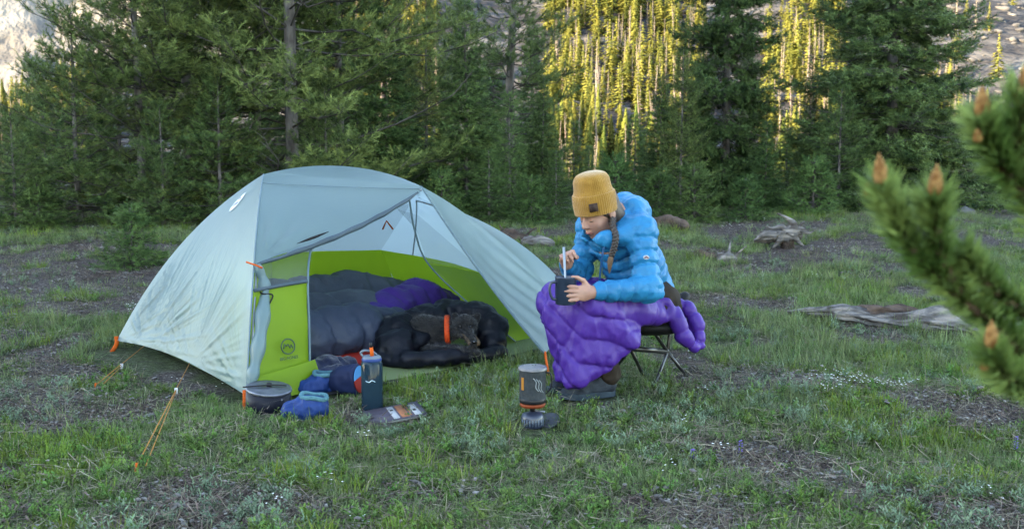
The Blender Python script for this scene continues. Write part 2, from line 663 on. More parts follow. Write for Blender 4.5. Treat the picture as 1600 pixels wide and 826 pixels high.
hx = np.linspace(-280, 280, 280); hy = np.linspace(60, 420, 240)
HX, HY = np.meshgrid(hx, hy, indexing='ij')
HZ = hill_z(HX, HY)
hm = make_mesh('hillside', np.stack([HX, HY, HZ], 2).reshape(-1, 3), grid_faces(280, 240)[:, ::-1])
M_scree = mat('hill_scree', (0.022, 0.022, 0.026), (0.100, 0.098, 0.100), scale=0.22, rough=0.95, bump=1.2, bscale=0.9, detail=8, ramp=(0.38, 0.66), c3=(0.042, 0.042, 0.046), stretch=(0.45, 1.0, 2.2))
tag(obj('hillside', hm, M_scree), 'steep stony hillside under the sunlit forest', 'hillside', kind='structure')

# far rocky mountain on the left
mx_ = np.linspace(-1900, 300, 170); my_ = np.linspace(1000, 2400, 120)
MX, MY = np.meshgrid(mx_, my_, indexing='ij')
rid = 1 - np.abs(fbm(MX * 0.004, MY * 0.004, seed=81, octv=6) * 2 - 1)
MZ = 620 * np.exp(-(((MX + 900) / 620) ** 2)) * sstep(1050, 1750, MY) * (0.55 + 0.55 * rid) + 90 * (fbm(MX * 0.02, MY * 0.02, seed=83, octv=5) - 0.5) + 8
mm = make_mesh('mountain', np.stack([MX, MY, MZ], 2).reshape(-1, 3), grid_faces(170, 120)[:, ::-1])
M_rock = mat('mountain_rock', (0.055, 0.055, 0.058), (0.19, 0.18, 0.17), scale=0.012, rough=0.95, bump=12, bscale=0.05, detail=10, ramp=(0.35, 0.62))
tag(obj('mountain', mm, M_rock), 'bare pale rock mountain far behind the trees', 'mountain', kind='structure')

# unseen ridge, added and shaped to keep the low sun off the camp
rx = np.linspace(-330, -45, 80); ry = np.linspace(-420, 110, 110)
RX, RY = np.meshgrid(rx, ry, indexing='ij')
cr = np.exp(-((RX + 150) / 62) ** 2)
RZ = (74 * sstep(-18, -62, RY) * cr) + (fbm(RX * 0.03, RY * 0.03, seed=91, octv=5) - 0.5) * 12 * cr - 2.4
rm = make_mesh('ridge', np.stack([RX, RY, RZ], 2).reshape(-1, 3), grid_faces(80, 110)[:, ::-1])
M_ridge = mat('shading_ridge', (0.025, 0.035, 0.018), (0.10, 0.09, 0.07), scale=0.15, rough=1.0, bump=2, bscale=0.6, detail=8)
tag(obj('ridge', rm, M_ridge), 'unseen ridge added to keep the camp in shade', 'ridge', kind='structure')
# ------------------------------------------------------------------ trees
def shoot_template(n, length, nl, w, fwd, seed):
    """bottle-brush of needle blades along +Y"""
    r = np.random.default_rng(seed)
    V, F = [], []
    for i in range(n):
        t = (i + r.random()) / n * length
        a = r.random() * 2 * PI
        e = fwd + r.normal() * 0.18
        L = nl * (0.75 + 0.5 * r.random())
        rad = np.array([math.cos(a), 0, math.sin(a)])
        d = rad * math.sin(e) + np.array([0, math.cos(e), 0])
        sd_ = np.cross(d, rad); sd_ /= np.linalg.norm(sd_) + 1e-9
        b = np.array([0, t, 0])
        V += [b - sd_ * w / 2, b + sd_ * w / 2, b + d * L]
        F.append([3 * i, 3 * i + 1, 3 * i + 2])
    return np.array(V), np.array(F)


PINE_T = [shoot_template(16, 0.11, 0.056, 0.0080, 0.70, 100 + i) for i in range(3)]
SAP_T = [shoot_template(24, 0.10, 0.024, 0.0048, 0.95, 220 + i) for i in range(3)]
SPRU_T = [shoot_template(16, 0.14, 0.045, 0.0115, 0.95, 200 + i) for i in range(3)]


def conifer(seed, H, kind='pine', Lmax=1.9, z0=0.25, top=False, dead=0.12):
    """returns trunk, branches, crown meshes as (V,F)"""
    r = np.random.default_rng(seed)
    rb = (0.0085 if kind == 'pine' else 0.0078) * H + 0.006
    n = 18
    tz = np.linspace(-0.15, H, n)
    bend = np.cumsum(r.normal(0, 0.012 * H / 8, (n, 2)), axis=0); bend -= bend[1]
    TP = np.stack([bend[:, 0], bend[:, 1], tz], 1)
    TR = rb * (1 - np.clip(tz / H, 0, 1)) ** 0.8 + 0.006
    TR[0] *= 1.35; TR[1] *= 1.15
    trunk = tube(TP, TR, 9)
    tw = []; SL, SD, SS = [], [], []
    z = z0
    while z < H * 0.985:
        f = z / H
        if kind == 'pine':
            prof = (1 - f) ** 0.75 * (0.72 + 0.28 * min(1, f * 5)) + 0.04
            step = min(0.20, H * 0.05) + 0.04 * r.random(); nb = r.integers(4, 7)
        else:
            prof = (1 - f) ** 0.95 + 0.03
            step = min(0.135, H * 0.045) + 0.03 * r.random(); nb = r.integers(6, 9)
        base = np.array([np.interp(z, tz, TP[:, 0]), np.interp(z, tz, TP[:, 1]), z])
        az0 = r.random() * 2 * PI
        for b in range(nb):
            if r.random() < 0.10: continue
            az = az0 + b / nb * 2 * PI + r.normal() * 0.25
            L = Lmax * prof * (0.65 + 0.5 * r.random())
            if L < 0.08: L = 0.08
            if kind == 'pine':
                el0 = math.radians(-8 + 48 * f + r.normal() * 9); up = 0.30 + 0.25 * r.random()
            else:
                el0 = math.radians(-4 + 42 * f ** 1.3 + r.normal() * 6); up = -0.12 + 0.22 * r.random()
            m = 7
            t = np.linspace(0, 1, m)
            hd = np.array([math.cos(az), math.sin(az)])
            wob = np.cumsum(r.normal(0, 0.035 * L, (m, 3)), axis=0); wob[0] = 0
            sag = (-0.16 if kind == 'spruce' else -0.05) * L * np.sin(t * PI * 0.8)
            P = np.stack([base[0] + hd[0] * L * t * math.cos(el0), base[1] + hd[1] * L * t * math.cos(el0), z + L * t * math.sin(el0) + up * L * t ** 2.2 * 0.55 + sag], 1) + wob
            P[:, 2] = np.maximum(P[:, 2], 0.06)
            R0 = 0.004 + 0.0065 * L
            isdead = f < 0.30 and r.random() < dead
            tw.append(tube(P, R0 * (1 - 0.8 * t), 4, cap=False))
            D = np.gradient(P, axis=0); D /= np.linalg.norm(D, axis=1, keepdims=True) + 1e-9
            # branchlets
            start = 0.22 if kind == 'pine' else 0.10
            if f > 0.75: start *= 0.4
            nbl = max(2, int(L * (1 - start) / (0.075 if kind == 'pine' else 0.062)))
            for q in range(nbl):
                tt = start + (1 - start) * (q + r.random() * 0.8) / nbl
                p = np.array([np.interp(tt, t, P[:, i]) for i in range(3)])
                d = np.array([np.interp(tt, t, D[:, i]) for i in range(3)])
                sdv = np.cross(d, [0, 0, 1]); sdv /= np.linalg.norm(sdv) + 1e-9
                s = 1 if q % 2 else -1
                bl = (0.10 + 0.30 * L * (1 - tt) ** 0.8 * (0.5 + 0.7 * r.random())) * (1.0 if kind == 'pine' else 0.85)
                bl = min(bl, 0.5)
                bd = d * 0.72 + sdv * s * (0.55 + 0.35 * r.random()) + np.array([0, 0, (0.22 if kind == 'pine' else -0.10) + r.normal() * 0.16])
                bd /= np.linalg.norm(bd)
                e = p + bd * bl
                if kind == 'pine': e[2] += bl * 0.18
                tw.append((np.array([p + [0, 0, 0.004], p - [0, 0, 0.004], e]), np.array([[0, 1, 2]])))
                if isdead: continue
                ns = max(1, int(bl / (0.062 if kind == 'pine' else (0.058 if H > 3 else 0.045))))
                for k in range(ns):
                    u = (k + 0.5 + r.random() * 0.5) / ns
                    sp = p + (e - p) * u
                    dd = bd + r.normal(0, 0.28, 3) + np.array([0, 0, 0.28 if kind == 'pine' else 0.05])
                    SL.append(sp); SD.append(dd); SS.append(0.85 + 0.45 * r.random())
                    for _k in range(1 + (r.random() < 0.35)):
                        SL.append(sp + r.normal(0, 0.015, 3)); SD.append(bd + sdv * r.normal() * 0.9 + np.array([0, 0, r.normal() * 0.35])); SS.append(0.7 + 0.4 * r.random())
            if not isdead:
                SL.append(P[-2]); SD.append(D[-1]); SS.append(1.15)
                SL.append(P[-1]); SD.append(D[-1] + np.array([0, 0, 0.3])); SS.append(1.1)
        z += step * (1.0 if f > 0.1 else 0.8)
    SL.append(np.array([TP[-1][0], TP[-1][1], H - 0.05])); SD.append(np.array([0, 0, 1.0])); SS.append(1.3)
    SL, SD, SS = np.array(SL), np.array(SD), np.array(SS)
    keep = SL[:, 2] > 0.03
    SL, SD, SS = SL[keep], SD[keep], SS[keep]
    SD[SD[:, 2] < -0.6, 2] = -0.3
    tmpl = PINE_T if kind == 'pine' else (SPRU_T if H > 3 else SAP_T)
    ps = []
    w = r.integers(0, 3, len(SL))
    for i in range(3):
        m_ = w == i
        if m_.any():
            ps.append(instance(tmpl[i][0], tmpl[i][1], frames(SD[m_], roll=r.random(m_.sum()) * 6.28), SL[m_], SS[m_]))
    return trunk, join(tw), join(ps)


M_bark = mat('pine_bark', (0.035, 0.03, 0.028), (0.14, 0.125, 0.115), scale=9, rough=0.95, bump=0.01, bscale=30, stretch=(1, 1, 0.35))
M_twig = mat('grey_twigs', (0.022, 0.019, 0.017), (0.078, 0.070, 0.066), scale=4, rough=0.95)
M_pine = mat('pine_needles', (0.013, 0.030, 0.008), (0.150, 0.200, 0.062), scale=7.0, rough=0.55, trans=0.18, rnd=0.18, spec=0.08, detail=6)
M_pine2 = mat('blue_pine_needles', (0.011, 0.030, 0.010), (0.120, 0.178, 0.058), scale=7.0, rough=0.55, trans=0.18, rnd=0.18, spec=0.08, detail=6)
M_spruce = mat('spruce_needles', (0.009, 0.026, 0.009), (0.094, 0.150, 0.048), scale=7.0, rough=0.55, trans=0.15, rnd=0.18, spec=0.08, detail=6)
M_sap = mat('sapling_needles', (0.013, 0.036, 0.010), (0.090, 0.150, 0.046), scale=8, rough=0.55, trans=0.2, rnd=0.2, spec=0.08)

KINDS = {}


def tree_kind(key, name, args, needles):
    tr, br, cr = conifer(**args)
    KINDS[key] = (name, make_mesh('trunk', *tr), make_mesh('branches', *br), make_mesh('crown', *cr, smooth=False), needles)
    for me, m_ in zip(KINDS[key][1:4], (M_bark, M_twig, needles)):
        me.materials.append(m_)


tree_kind('pineA', 'pine_tree', dict(seed=1, H=8.5, kind='pine', Lmax=2.3, z0=0.35, dead=0.22), M_pine)
tree_kind('pineB', 'pine_tree', dict(seed=2, H=6.0, kind='pine', Lmax=1.8, z0=0.25, dead=0.3), M_pine)
tree_kind('pineC', 'pine_tree', dict(seed=3, H=3.2, kind='pine', Lmax=1.25, z0=0.15, dead=0.15), M_pine2)
tree_kind('pineD', 'pine_tree', dict(seed=9, H=8.0, kind='pine', Lmax=1.1, z0=0.3, dead=0.2), M_pine2)
tree_kind('sprA', 'spruce_tree', dict(seed=4, H=8.0, kind='spruce', Lmax=1.35, z0=0.12), M_spruce)
tree_kind('sprB', 'spruce_tree', dict(seed=5, H=5.0, kind='spruce', Lmax=1.1, z0=0.10), M_spruce)
tree_kind('sprC', 'spruce_tree', dict(seed=6, H=2.3, kind='spruce', Lmax=0.62, z0=0.08), M_sap)
tree_kind('sapling', 'spruce_sapling', dict(seed=8, H=0.75, kind='spruce', Lmax=0.42, z0=0.05), M_sap)
KH = dict(pineA=8.5, pineB=6.0, pineC=3.2, pineD=8.0, sprA=8.0, sprB=5.0, sprC=2.3, sapling=0.75)




def place_tree(key, px, Y, s, rz, label, group, top=None, wide=1.0, name=None):
    """s: scale, or with top the picture row that the tree's tip reaches"""
    nm, a, b, c, nd = KINDS[key]
    x = (px - 800) / FPX * Y
    z = float(gz(x, Y)) - 0.02
    if top is not None:
        s = (at(px, top, Y)[2] - z) / KH[key]
    t = thing(name or nm, label, 'tree', (x, Y, z), group)
    for n_, me in (('trunk', a), ('branches', b), ('crown', c)):
        o = bpy.data.objects.new(n_, me); COL.objects.link(o); o.parent = t
        if n_ == 'branches': o['kind'] = 'stuff'
    t.rotation_euler = (0, 0, rz)
    t.scale = (s * wide, s * wide, s)
    return t


G1 = 'conifers along the edge of the meadow'
TREES = [
    # kind, pixel column, depth, scale, tip row, width, turn, label
    ('pineA', 458, 12.0, 1.00, None, 1.0, 0.3, 'tall pine with thick grey trunk rising right behind the tent top'),
    ('pineB', 405, 13.2, 1.10, None, 1.0, 1.3, 'pine with thin grey trunk just left of the thick trunked pine'),
    ('pineA', 300, 12.6, 0.80, None, 1.1, 2.6, 'wide pine with bare grey lower limbs left of the tent top'),
    ('pineB', 225, 12.0, 0.80, None, 1.1, 4.0, 'bushy pine above the small sapling at the left'),
    ('pineC', 125, 11.8, 1.00, 20, 1.25, 0.9, 'short dense pine whose top shows against the pale mountain'),
    ('pineC', 25, 11.0, 0.55, 175, 1.5, 2.2, 'low bushy pine at the left edge of the photo'),
    ('pineC', 75, 13.4, 0.80, 95, 1.2, 5.1, 'small pine behind the low bushy pine at the left edge'),
    ('pineB', 535, 13.6, 1.10, None, 0.9, 3.4, 'slim trunked pine to the right of the thick trunked pine'),
    ('pineC', 345, 11.4, 0.8, 120, 1.2, 5.5, 'short pine with tufted top just left of the tent peak'),
    ('pineC', 512, 11.6, 0.8, 135, 1.1, 1.2, 'short pine right of the thick trunk above the tent'),
    ('pineC', 255, 11.2, 0.8, 165, 1.2, 3.1, 'short pine left of the wide bare limbed pine'),
    ('sprB', 605, 13.0, 0.95, 15, 1.3, 0.5, 'dark full spruce behind the right half of the tent'),
    ('pineB', 668, 14.6, 0.95, -30, 1.0, 2.0, 'full green pine between the tent peak and the tall pale stemmed pine'),
    ('sprB', 728, 12.8, 0.72, 5, 1.25, 1.1, 'dense spruce rising over the right slope of the tent'),
    ('pineD', 798, 15.4, 1.00, None, 0.95, 4.4, 'tall pine with a straight pale stem at the left of the sunlit gap'),
    ('sprC', 796, 12.2, 0.85, 145, 0.9, 0.2, 'narrow pointed young spruce in front of the tall pale stemmed pine'),
    ('sprB', 848, 14.4, 0.70, 120, 1.0, 3.0, 'dark spruce at the left side of the sunlit gap'),
    ('sprC', 765, 11.6, 0.62, 235, 1.6, 2.7, 'small bushy spruce left of the narrow pointed young spruce'),
    ('sprC', 868, 12.0, 0.60, 235, 1.3, 5.7, 'little spruce in the grass just left of the yellow beanie'),
    ('sprC', 897, 16.5, 1.00, 190, 1.3, 1.9, 'young spruce in the gap above the yellow beanie'),
    ('sprC', 940, 20.0, 0.95, 236, 1.3, 3.9, 'pointed young spruce deep in the sunlit gap'),
    ('sprC', 990, 17.0, 1.05, 180, 1.2, 4.9, 'young spruce at the right side of the sunlit gap'),
    ('sprB', 1030, 14.5, 0.62, 120, 1.1, 2.4, 'mid height spruce right of the sunlit gap'),
    ('pineB', 1062, 13.0, 0.55, 80, 0.9, 0.7, 'pine with short pale stem behind the blue hood'),
    ('sprA', 1132, 14.4, 0.95, None, 0.78, 1.5, 'tall dark spruce rising behind the seated person'),
    ('sprB', 1195, 13.0, 0.48, 190, 1.2, 3.6, 'low spruce at the right foot of the tall dark spruce'),
    ('sprB', 1262, 14.6, 0.58, 128, 1.1, 5.2, 'mid height spruce between the two tall dark spruces'),
    ('sprA', 1392, 14.0, 1.05, None, 1.12, 0.1, 'broadest dark spruce, right of the grey stump'),
    ('pineC', 1308, 13.0, 0.62, 140, 1.1, 4.2, 'bushy low pine at the left foot of the broadest spruce'),
    ('sprB', 1466, 14.8, 0.66, 120, 1.2, 2.9, 'spruce leaning on the right side of the broadest spruce'),
    ('pineC', 1600, 15.5, 1.05, 115, 1.0, 1.0, 'pine at the right edge behind the blurred branch'),
    ('sprC', 1540, 17.0, 0.90, 150, 1.5, 3.3, 'light green young conifer behind the upper blurred shoot'),
]
for k, px, Y, s, top, wd, rz, lb in TREES:
    place_tree(k, px, Y, s, rz, lb, G1, top, wd)
# second row, half hidden
G2 = 'trees half hidden behind the front row'
for k, px, Y, s, top, wd, rz, lb in [
    ('pineC', 95, 16.0, 0.8, 170, 1.3, 0.4, 'low pine behind the small pine at the far left'),
    ('sprB', 165, 17.0, 0.5, 130, 1.3, 1.4, 'low spruce behind the bushy pine above the lone sapling'),
    ('sprB', 240, 16.0, 0.5, 150, 1.4, 2.4, 'low spruce behind the short pine left of the bare limbed pine'),
    ('pineC', 325, 16.4, 0.8, 150, 1.4, 3.4, 'low pine behind the short tufted pine left of the tent peak'),
    ('sprB', 425, 16.0, 0.5, 140, 1.4, 4.4, 'low spruce behind the two grey trunks'),
    ('sprB', 20, 17.0, 0.42, 190, 1, 0.0, 'spruce peeping out above the low bushy pine at the left edge'),
    ('pineB', 190, 16.5, 0.7, -20, 1, 1.0, 'pine showing behind the short dense pine below the pale mountain'),
    ('pineB', 280, 17.5, 0.72, -120, 1, 1.0, 'pine hidden behind the wide pine with bare lower limbs'),
    ('pineA', 360, 18.5, 0.85, None, 1, 2.0, 'large pine filling the gap left of the thin grey trunk'),
    ('sprA', 490, 19.0, 0.80, None, 1.3, 3.0, 'spruce showing right behind the thick grey trunk'),
    ('sprB', 560, 18.0, 0.80, 40, 1.3, 4.0, 'spruce between the slim trunked pine and the dark full spruce'),
    ('sprA', 640, 21.0, 0.72, 70, 1.6, 5.0, 'spruce showing behind the dark full spruce above the tent'),
    ('pineB', 715, 20.0, 0.75, -40, 0.9, 0.6, 'pine rising behind the dense spruce over the tent slope'),
    ('sprB', 770, 19.0, 0.95, 60, 1.2, 1.6, 'spruce just left of the straight pale stem'),
    ('sprB', 830, 21.0, 1.00, 40, 1, 2.6, 'spruce just right of the straight pale stem'),
    ('sprA', 1090, 19.0, 0.70, 60, 1, 3.6, 'spruce showing left of the tall dark spruce behind the person'),
    ('sprA', 1165, 20.0, 0.55, 40, 1, 4.6, 'spruce showing right of the tall dark spruce behind the person'),
    ('sprB', 1350, 19.5, 1.00, None, 1, 5.6, 'spruce hidden behind the left half of the broadest spruce'),
    ('sprB', 1425, 19.0, 1.00, 20, 1, 0.9, 'spruce hidden behind the right half of the broadest spruce'),
    ('sprC', 1228, 17.0, 1.10, 200, 1.5, 1.9, 'low spruce far back between the two tall dark spruces'),
    ('pineC', 1290, 19.0, 1.00, 190, 1.2, 2.9, 'low pine far back left of the broadest spruce'),
    ('sprC', 1010, 22.0, 1.2, 205, 1.5, 2.2, 'small spruce far back at the right end of the sunlit gap'),
    ('sprC', 920, 24.0, 1.1, 228, 1.5, 0.7, 'small spruce far back at the left end of the sunlit gap'),
    ('sprC', 965, 26.0, 1.2, 243, 1.6, 5.2, 'small spruce far back in the middle of the sunlit gap'),
    ('pineC', 1500, 21.0, 1.0, 185, 1.2, 3.0, 'pine far back right of the broadest spruce'),
    ('pineC', 1565, 22.0, 1.1, 175, 1.2, 4.0, 'pine far back behind the upper blurred shoot')]:
    place_tree(k, px, Y, s, rz, lb, G2, top, wd)
# undergrowth at the foot of the front row
G3 = 'young conifers under the front row'
for k, px, Y, s, rz, lb in [
    ('sapling', 60, 10.9, 0.7, 0.0, 'knee high spruce by the broken grey stump at the far left'),
    ('sapling', 690, 11.2, 0.8, 3.0, 'knee high spruce above the right slope of the tent'),
    ('sapling', 830, 11.4, 0.7, 5.0, 'knee high spruce above the pale grey log behind the tent'),
    ('sapling', 1085, 11.6, 0.9, 0.5, 'knee high spruce right of the mossy log behind the blue hood'),
    ('sapling', 1165, 11.6, 0.7, 1.5, 'knee high spruce just left of the grey root stump'),
    ('sapling', 1270, 12.4, 0.9, 2.5, 'knee high spruce just right of the grey root stump'),
    ('sapling', 1340, 12.6, 0.7, 3.5, 'knee high spruce under the left skirt of the broadest spruce'),
    ('sapling', 1450, 12.8, 0.8, 4.5, 'knee high spruce under the right skirt of the broadest spruce'),
    ('sapling', 1030, 11.9, 0.8, 1.9, 'knee high spruce behind the top of the blue hood'),
    ('sapling', 960, 12.6, 1.0, 2.9, 'knee high spruce right behind the yellow beanie')]:
    place_tree(k, px, Y, s, rz, lb, G3)
place_tree('sapling', 205, 8.6, 0.72, 2.0, 'small lone spruce sapling in the grass left of the tent', None)


# ---- sunlit forest on the hillside: slim spires and grey snags
def spire(seed, H=10.0, W=0.95, per=7, dz0=0.22):
    r = np.random.default_rng(seed)
    V, F = [], []
    tv, tf = tube(np.array([[0, 0, -0.8], [0, 0, H * 0.5], [0, 0, H]]), [0.13, 0.08, 0.01], 4, cap=False)
    tri = []
    z = H * 0.06; k = 0
    while z < H * 0.99:
        f = z / H
        R = W * ((1 - f) ** 0.9) * (0.85 + 0.3 * r.random()) + 0.05
        if r.random() < 0.97:
            for b in range(per):
                a = r.random() * 2 * PI
                rr = R * (0.75 + 0.35 * r.random())
                w = 0.30 + 0.22 * rr
                c, s = math.cos(a), math.sin(a)
                dz = -0.28 * rr + r.normal() * 0.12
                p = np.array([c * 0.05, s * 0.05, z + 0.16 + 0.1 * r.random()]); e = np.array([c * rr, s * rr, z + dz])
                t = np.array([-s, c, 0]) * w * 0.5
                m_ = p * 0.45 + e * 0.55
                V += [p, m_ + t + [0, 0, -0.06], e, m_ - t + [0, 0, -0.06], m_ + [0, 0, -0.22]]
                o = 5 * k; k += 1
                F += [[o, o + 1, o + 2], [o, o + 2, o + 3], [o + 1, o + 4, o + 2], [o + 2, o + 4, o + 3]]
        z += dz0 + 0.1 * r.random()
    V2, F2 = join([(np.array(V), np.array(F)), (tv, tf)])
    return make_mesh('spire_tree', V2, F2, smooth=False)


def snag(seed, H=9.0):
    r = np.random.default_rng(seed)
    ps = [tube(np.array([[0, 0, -0.8], [r.normal() * .1, r.normal() * .1, H * 0.5], [r.normal() * .2, r.normal() * .2, H]]), [0.17, 0.11, 0.02], 5, cap=False)]
    for i in range(100):
        z = H * (0.08 + 0.90 * r.random()); a = r.random() * 6.28
        L = (0.25 + 0.75 * r.random()) * (1.15 - z / H)
        p = np.array([0, 0, z]); e = p + [math.cos(a) * L, math.sin(a) * L, -0.25 * L + r.normal() * 0.1]
        ps.append(tube(np.array([p, e]), [0.034, 0.016], 3, cap=False))
    V, F = join(ps)
    return make_mesh('dead_tree', V, F, smooth=False)


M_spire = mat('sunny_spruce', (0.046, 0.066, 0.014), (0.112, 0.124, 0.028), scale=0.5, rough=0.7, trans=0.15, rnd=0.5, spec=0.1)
M_snag = mat('grey_snag', (0.13, 0.105, 0.09), (0.23, 0.19, 0.16), scale=1.2, rough=0.95, rnd=0.2)
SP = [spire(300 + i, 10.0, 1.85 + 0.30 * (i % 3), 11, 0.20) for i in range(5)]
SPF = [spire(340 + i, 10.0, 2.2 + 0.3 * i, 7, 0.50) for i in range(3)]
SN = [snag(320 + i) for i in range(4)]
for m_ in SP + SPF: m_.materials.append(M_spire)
for m_ in SN: m_.materials.append(M_snag)

rt = np.random.default_rng(99)
n_sp = n_sn = 0
far_sp, far_sn = [], []
cand = []
def openness(x, y):
    px = 800 + FPX * x / y
    return (850 < px < 1100) or (1185 < px < 1315) or px > 1430 or px < 170 or 520 < px < 690
for i in range(26000):
    y = 88 + 112 * rt.random()
    x = (rt.random() * 1.16 - 0.58) * y
    sc = float(scree(x, y))
    keep = 0.45 if fbm(x * 0.11, y * 0.11, seed=77) < 0.42 else 1.0
    if rt.random() > ((1 - sc) * keep + sc * 0.05) * (1.0 if openness(x, y) else 0.12): continue
    cand.append((x, y))
cand = cand[:3000]
cand.sort(key=lambda c: (not openness(*c), c[1]))
for x, y in cand:
    z = float(hill_z(x, y))
    dead = rt.random() < (0.30 if scree(x, y) < 0.5 else 0.5)
    s = (0.30 + 0.36 * rt.random() ** 1.3) * (1.12 if dead else 1.0) * (0.85 if scree(x, y) > 0.5 else 1.0)
    rz = rt.random() * 6.28
    if dead and n_sn < 170:
        o = bpy.data.objects.new('dead_tree', SN[n_sn % 4]); COL.objects.link(o); n_sn += 1
        tag(o, 'bare grey dead conifer standing on the sunlit hillside', 'dead tree', 'dead trees on the hillside')
    elif not dead and n_sp < 290:
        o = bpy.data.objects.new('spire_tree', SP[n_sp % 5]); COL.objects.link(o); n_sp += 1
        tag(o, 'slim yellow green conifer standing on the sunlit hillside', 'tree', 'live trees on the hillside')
    else:
        (far_sn if dead else far_sp).append((x, y, z, s, rz)); continue
    o.location = (x, y, z); o.rotation_euler = (rt.normal() * 0.02, rt.normal() * 0.02, rz); o.scale = (s, s, s * (0.9 + 0.3 * rt.random()))


def merged(lst, meshes, name, label, cat, m_):
    ps = []
    for i, me in enumerate(meshes):
        sub = lst[i::len(meshes)]
        if not sub: continue
        V = np.empty(len(me.vertices) * 3, np.float32); me.vertices.foreach_get('co', V); V = V.reshape(-1, 3)
        tri = []
        me.calc_loop_triangles()
        Fq = np.empty(len(me.loop_triangles) * 3, np.int32); me.loop_triangles.foreach_get('vertices', Fq); Fq = Fq.reshape(-1, 3)
        M = np.array([rotz(q[4]) for q in sub]); Lq = np.array([q[:3] for q in sub]); S = np.array([q[3] for q in sub])
        ps.append(instance(V, Fq, M, Lq, S))
    V, F = join(ps)
    tag(obj(name, make_mesh(name, V, F, smooth=False), m_), label, cat, kind='stuff')


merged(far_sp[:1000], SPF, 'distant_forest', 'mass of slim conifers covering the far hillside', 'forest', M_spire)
merged(far_sn[:200], SN[:2], 'distant_dead_forest', 'mass of bare dead conifers among the far hillside forest', 'dead trees', M_snag)

# boulders and talus on the open slope
rb_ = np.random.default_rng(55)
bp = []
ico = bpy.data.meshes.new('tmp')
import bmesh
bm = bmesh.new(); bmesh.ops.create_icosphere(bm, subdivisions=1, radius=1.0)
bm.verts.ensure_lookup_table()
IV = np.array([v.co[:] for v in bm.verts]); IF = np.array([[v.index for v in f.verts] for f in bm.faces]); bm.free()
L_, S_, M_ = [], [], []
while len(L_) < 2600:
    y = 95 + 160 * rb_.random(); x = (0.36 + 0.28 * rb_.random()) * y
    if scree(x, y) < 0.3 and rb_.random() > 0.1: continue
    L_.append((x, y, float(hill_z(x, y))))
    s = 0.15 + 0.6 * rb_.random() ** 4
    S_.append((s * 1.5, s, s * 0.6)); M_.append(rotz(rb_.random() * 6.28))
IVn = IV * (1 + 0.25 * np.random.default_rng(3).normal(size=(len(IV), 1)))
V, F = instance(IVn, IF, np.array(M_), np.array(L_), np.array(S_))
M_talus = mat('talus', (0.04, 0.04, 0.043), (0.12, 0.118, 0.118), scale=0.35, rough=0.95)
tag(obj('talus', make_mesh('talus', V, F, smooth=False), M_talus), 'grey talus blocks strewn over the open slope at the right', 'talus', kind='stuff')
# ------------------------------------------------------------------ ground cover (grass, sage, litter): scattered with geometry nodes
TEMPL = bpy.data.collections.new('cover_templates')      # not linked to the scene


def blade(base, d, L, w, droop, side, seg=3):
    """curved tapering blade, returns V, F(quads as tris)"""
    t = np.linspace(0, 1, seg + 1)
    P = base + d[None] * (L * t)[:, None] + np.array([0, 0, -1.0]) * (droop * L * t ** 2)[:, None]
    W = w * (1 - t ** 1.5) + 0.0004
    V = np.concatenate([P - side * W[:, None] / 2, P + side * W[:, None] / 2])
    n = seg + 1
    F = []
    for i in range(seg):
        F += [[i, i + 1, n + i + 1], [i, n + i + 1, n + i]]
    return V, np.array(F)


def tuft(seed, n, h, w, spread, lean, droop):
    r = np.random.default_rng(seed)
    ps = []
    for i in range(n):
        a = r.random() * 6.28
        rad = spread * math.sqrt(r.random())
        b = np.array([math.cos(a) * rad, math.sin(a) * rad, -0.01])
        a2 = a + r.normal() * 0.7
        le = lean * (0.3 + r.random())
        d = np.array([math.cos(a2) * math.sin(le), math.sin(a2) * math.sin(le), math.cos(le)])
        sd_ = np.array([-math.sin(a2), math.cos(a2), 0])
        ps.append(blade(b, d, h * (0.45 + 0.65 * r.random()), w * (0.7 + 0.6 * r.random()), droop * r.random(), sd_))
    return join(ps)


def rosette(seed, n, h, lw, ll):
    """low herb or sage: stems with small oval leaves"""
    r = np.random.default_rng(seed)
    ps = []
    for i in range(n):
        a = r.random() * 6.28; le = 0.2 + 0.9 * r.random()
        d = np.array([math.cos(a) * math.sin(le), math.sin(a) * math.sin(le), math.cos(le)])
        L = h * (0.5 + 0.7 * r.random())
        for k in range(6):
            p = d * L * (k + 1) / 6
            a2 = r.random() * 6.28; e = 0.3 + 0.5 * r.random()
            ld = np.array([math.cos(a2) * math.cos(e), math.sin(a2) * math.cos(e), math.sin(e)])
            sd_ = np.cross(ld, [0, 0, 1.0]); sd_ /= np.linalg.norm(sd_)
            l_ = ll * (0.7 + 0.6 * r.random())
            ps.append((np.array([p, p + ld * l_ * 0.5 + sd_ * lw, p + ld * l_, p + ld * l_ * 0.5 - sd_ * lw]), np.array([[0, 1, 2], [0, 2, 3]])))
        sd_ = np.array([-math.sin(a), math.cos(a), 0])
        ps.append(blade(np.zeros(3), d, L, 0.0025, 0, sd_, 1))
    return join(ps)


def litter(seed, n, L, w, R):
    r = np.random.default_rng(seed)
    ps = []
    for i in range(n):
        a = r.random() * 6.28; p = np.array([r.normal() * R, r.normal() * R, 0.004 + 0.012 * r.random()])
        d = np.array([math.cos(a), math.sin(a), r.normal() * 0.18]); l_ = L * (0.4 + r.random())
        sd_ = np.array([-d[1], d[0], 0.3])
        ps.append((np.array([p - d * l_ / 2 - sd_ * w / 2, p + d * l_ / 2, p - d * l_ / 2 + sd_ * w / 2]), np.array([[0, 1, 2]])))
    return join(ps)


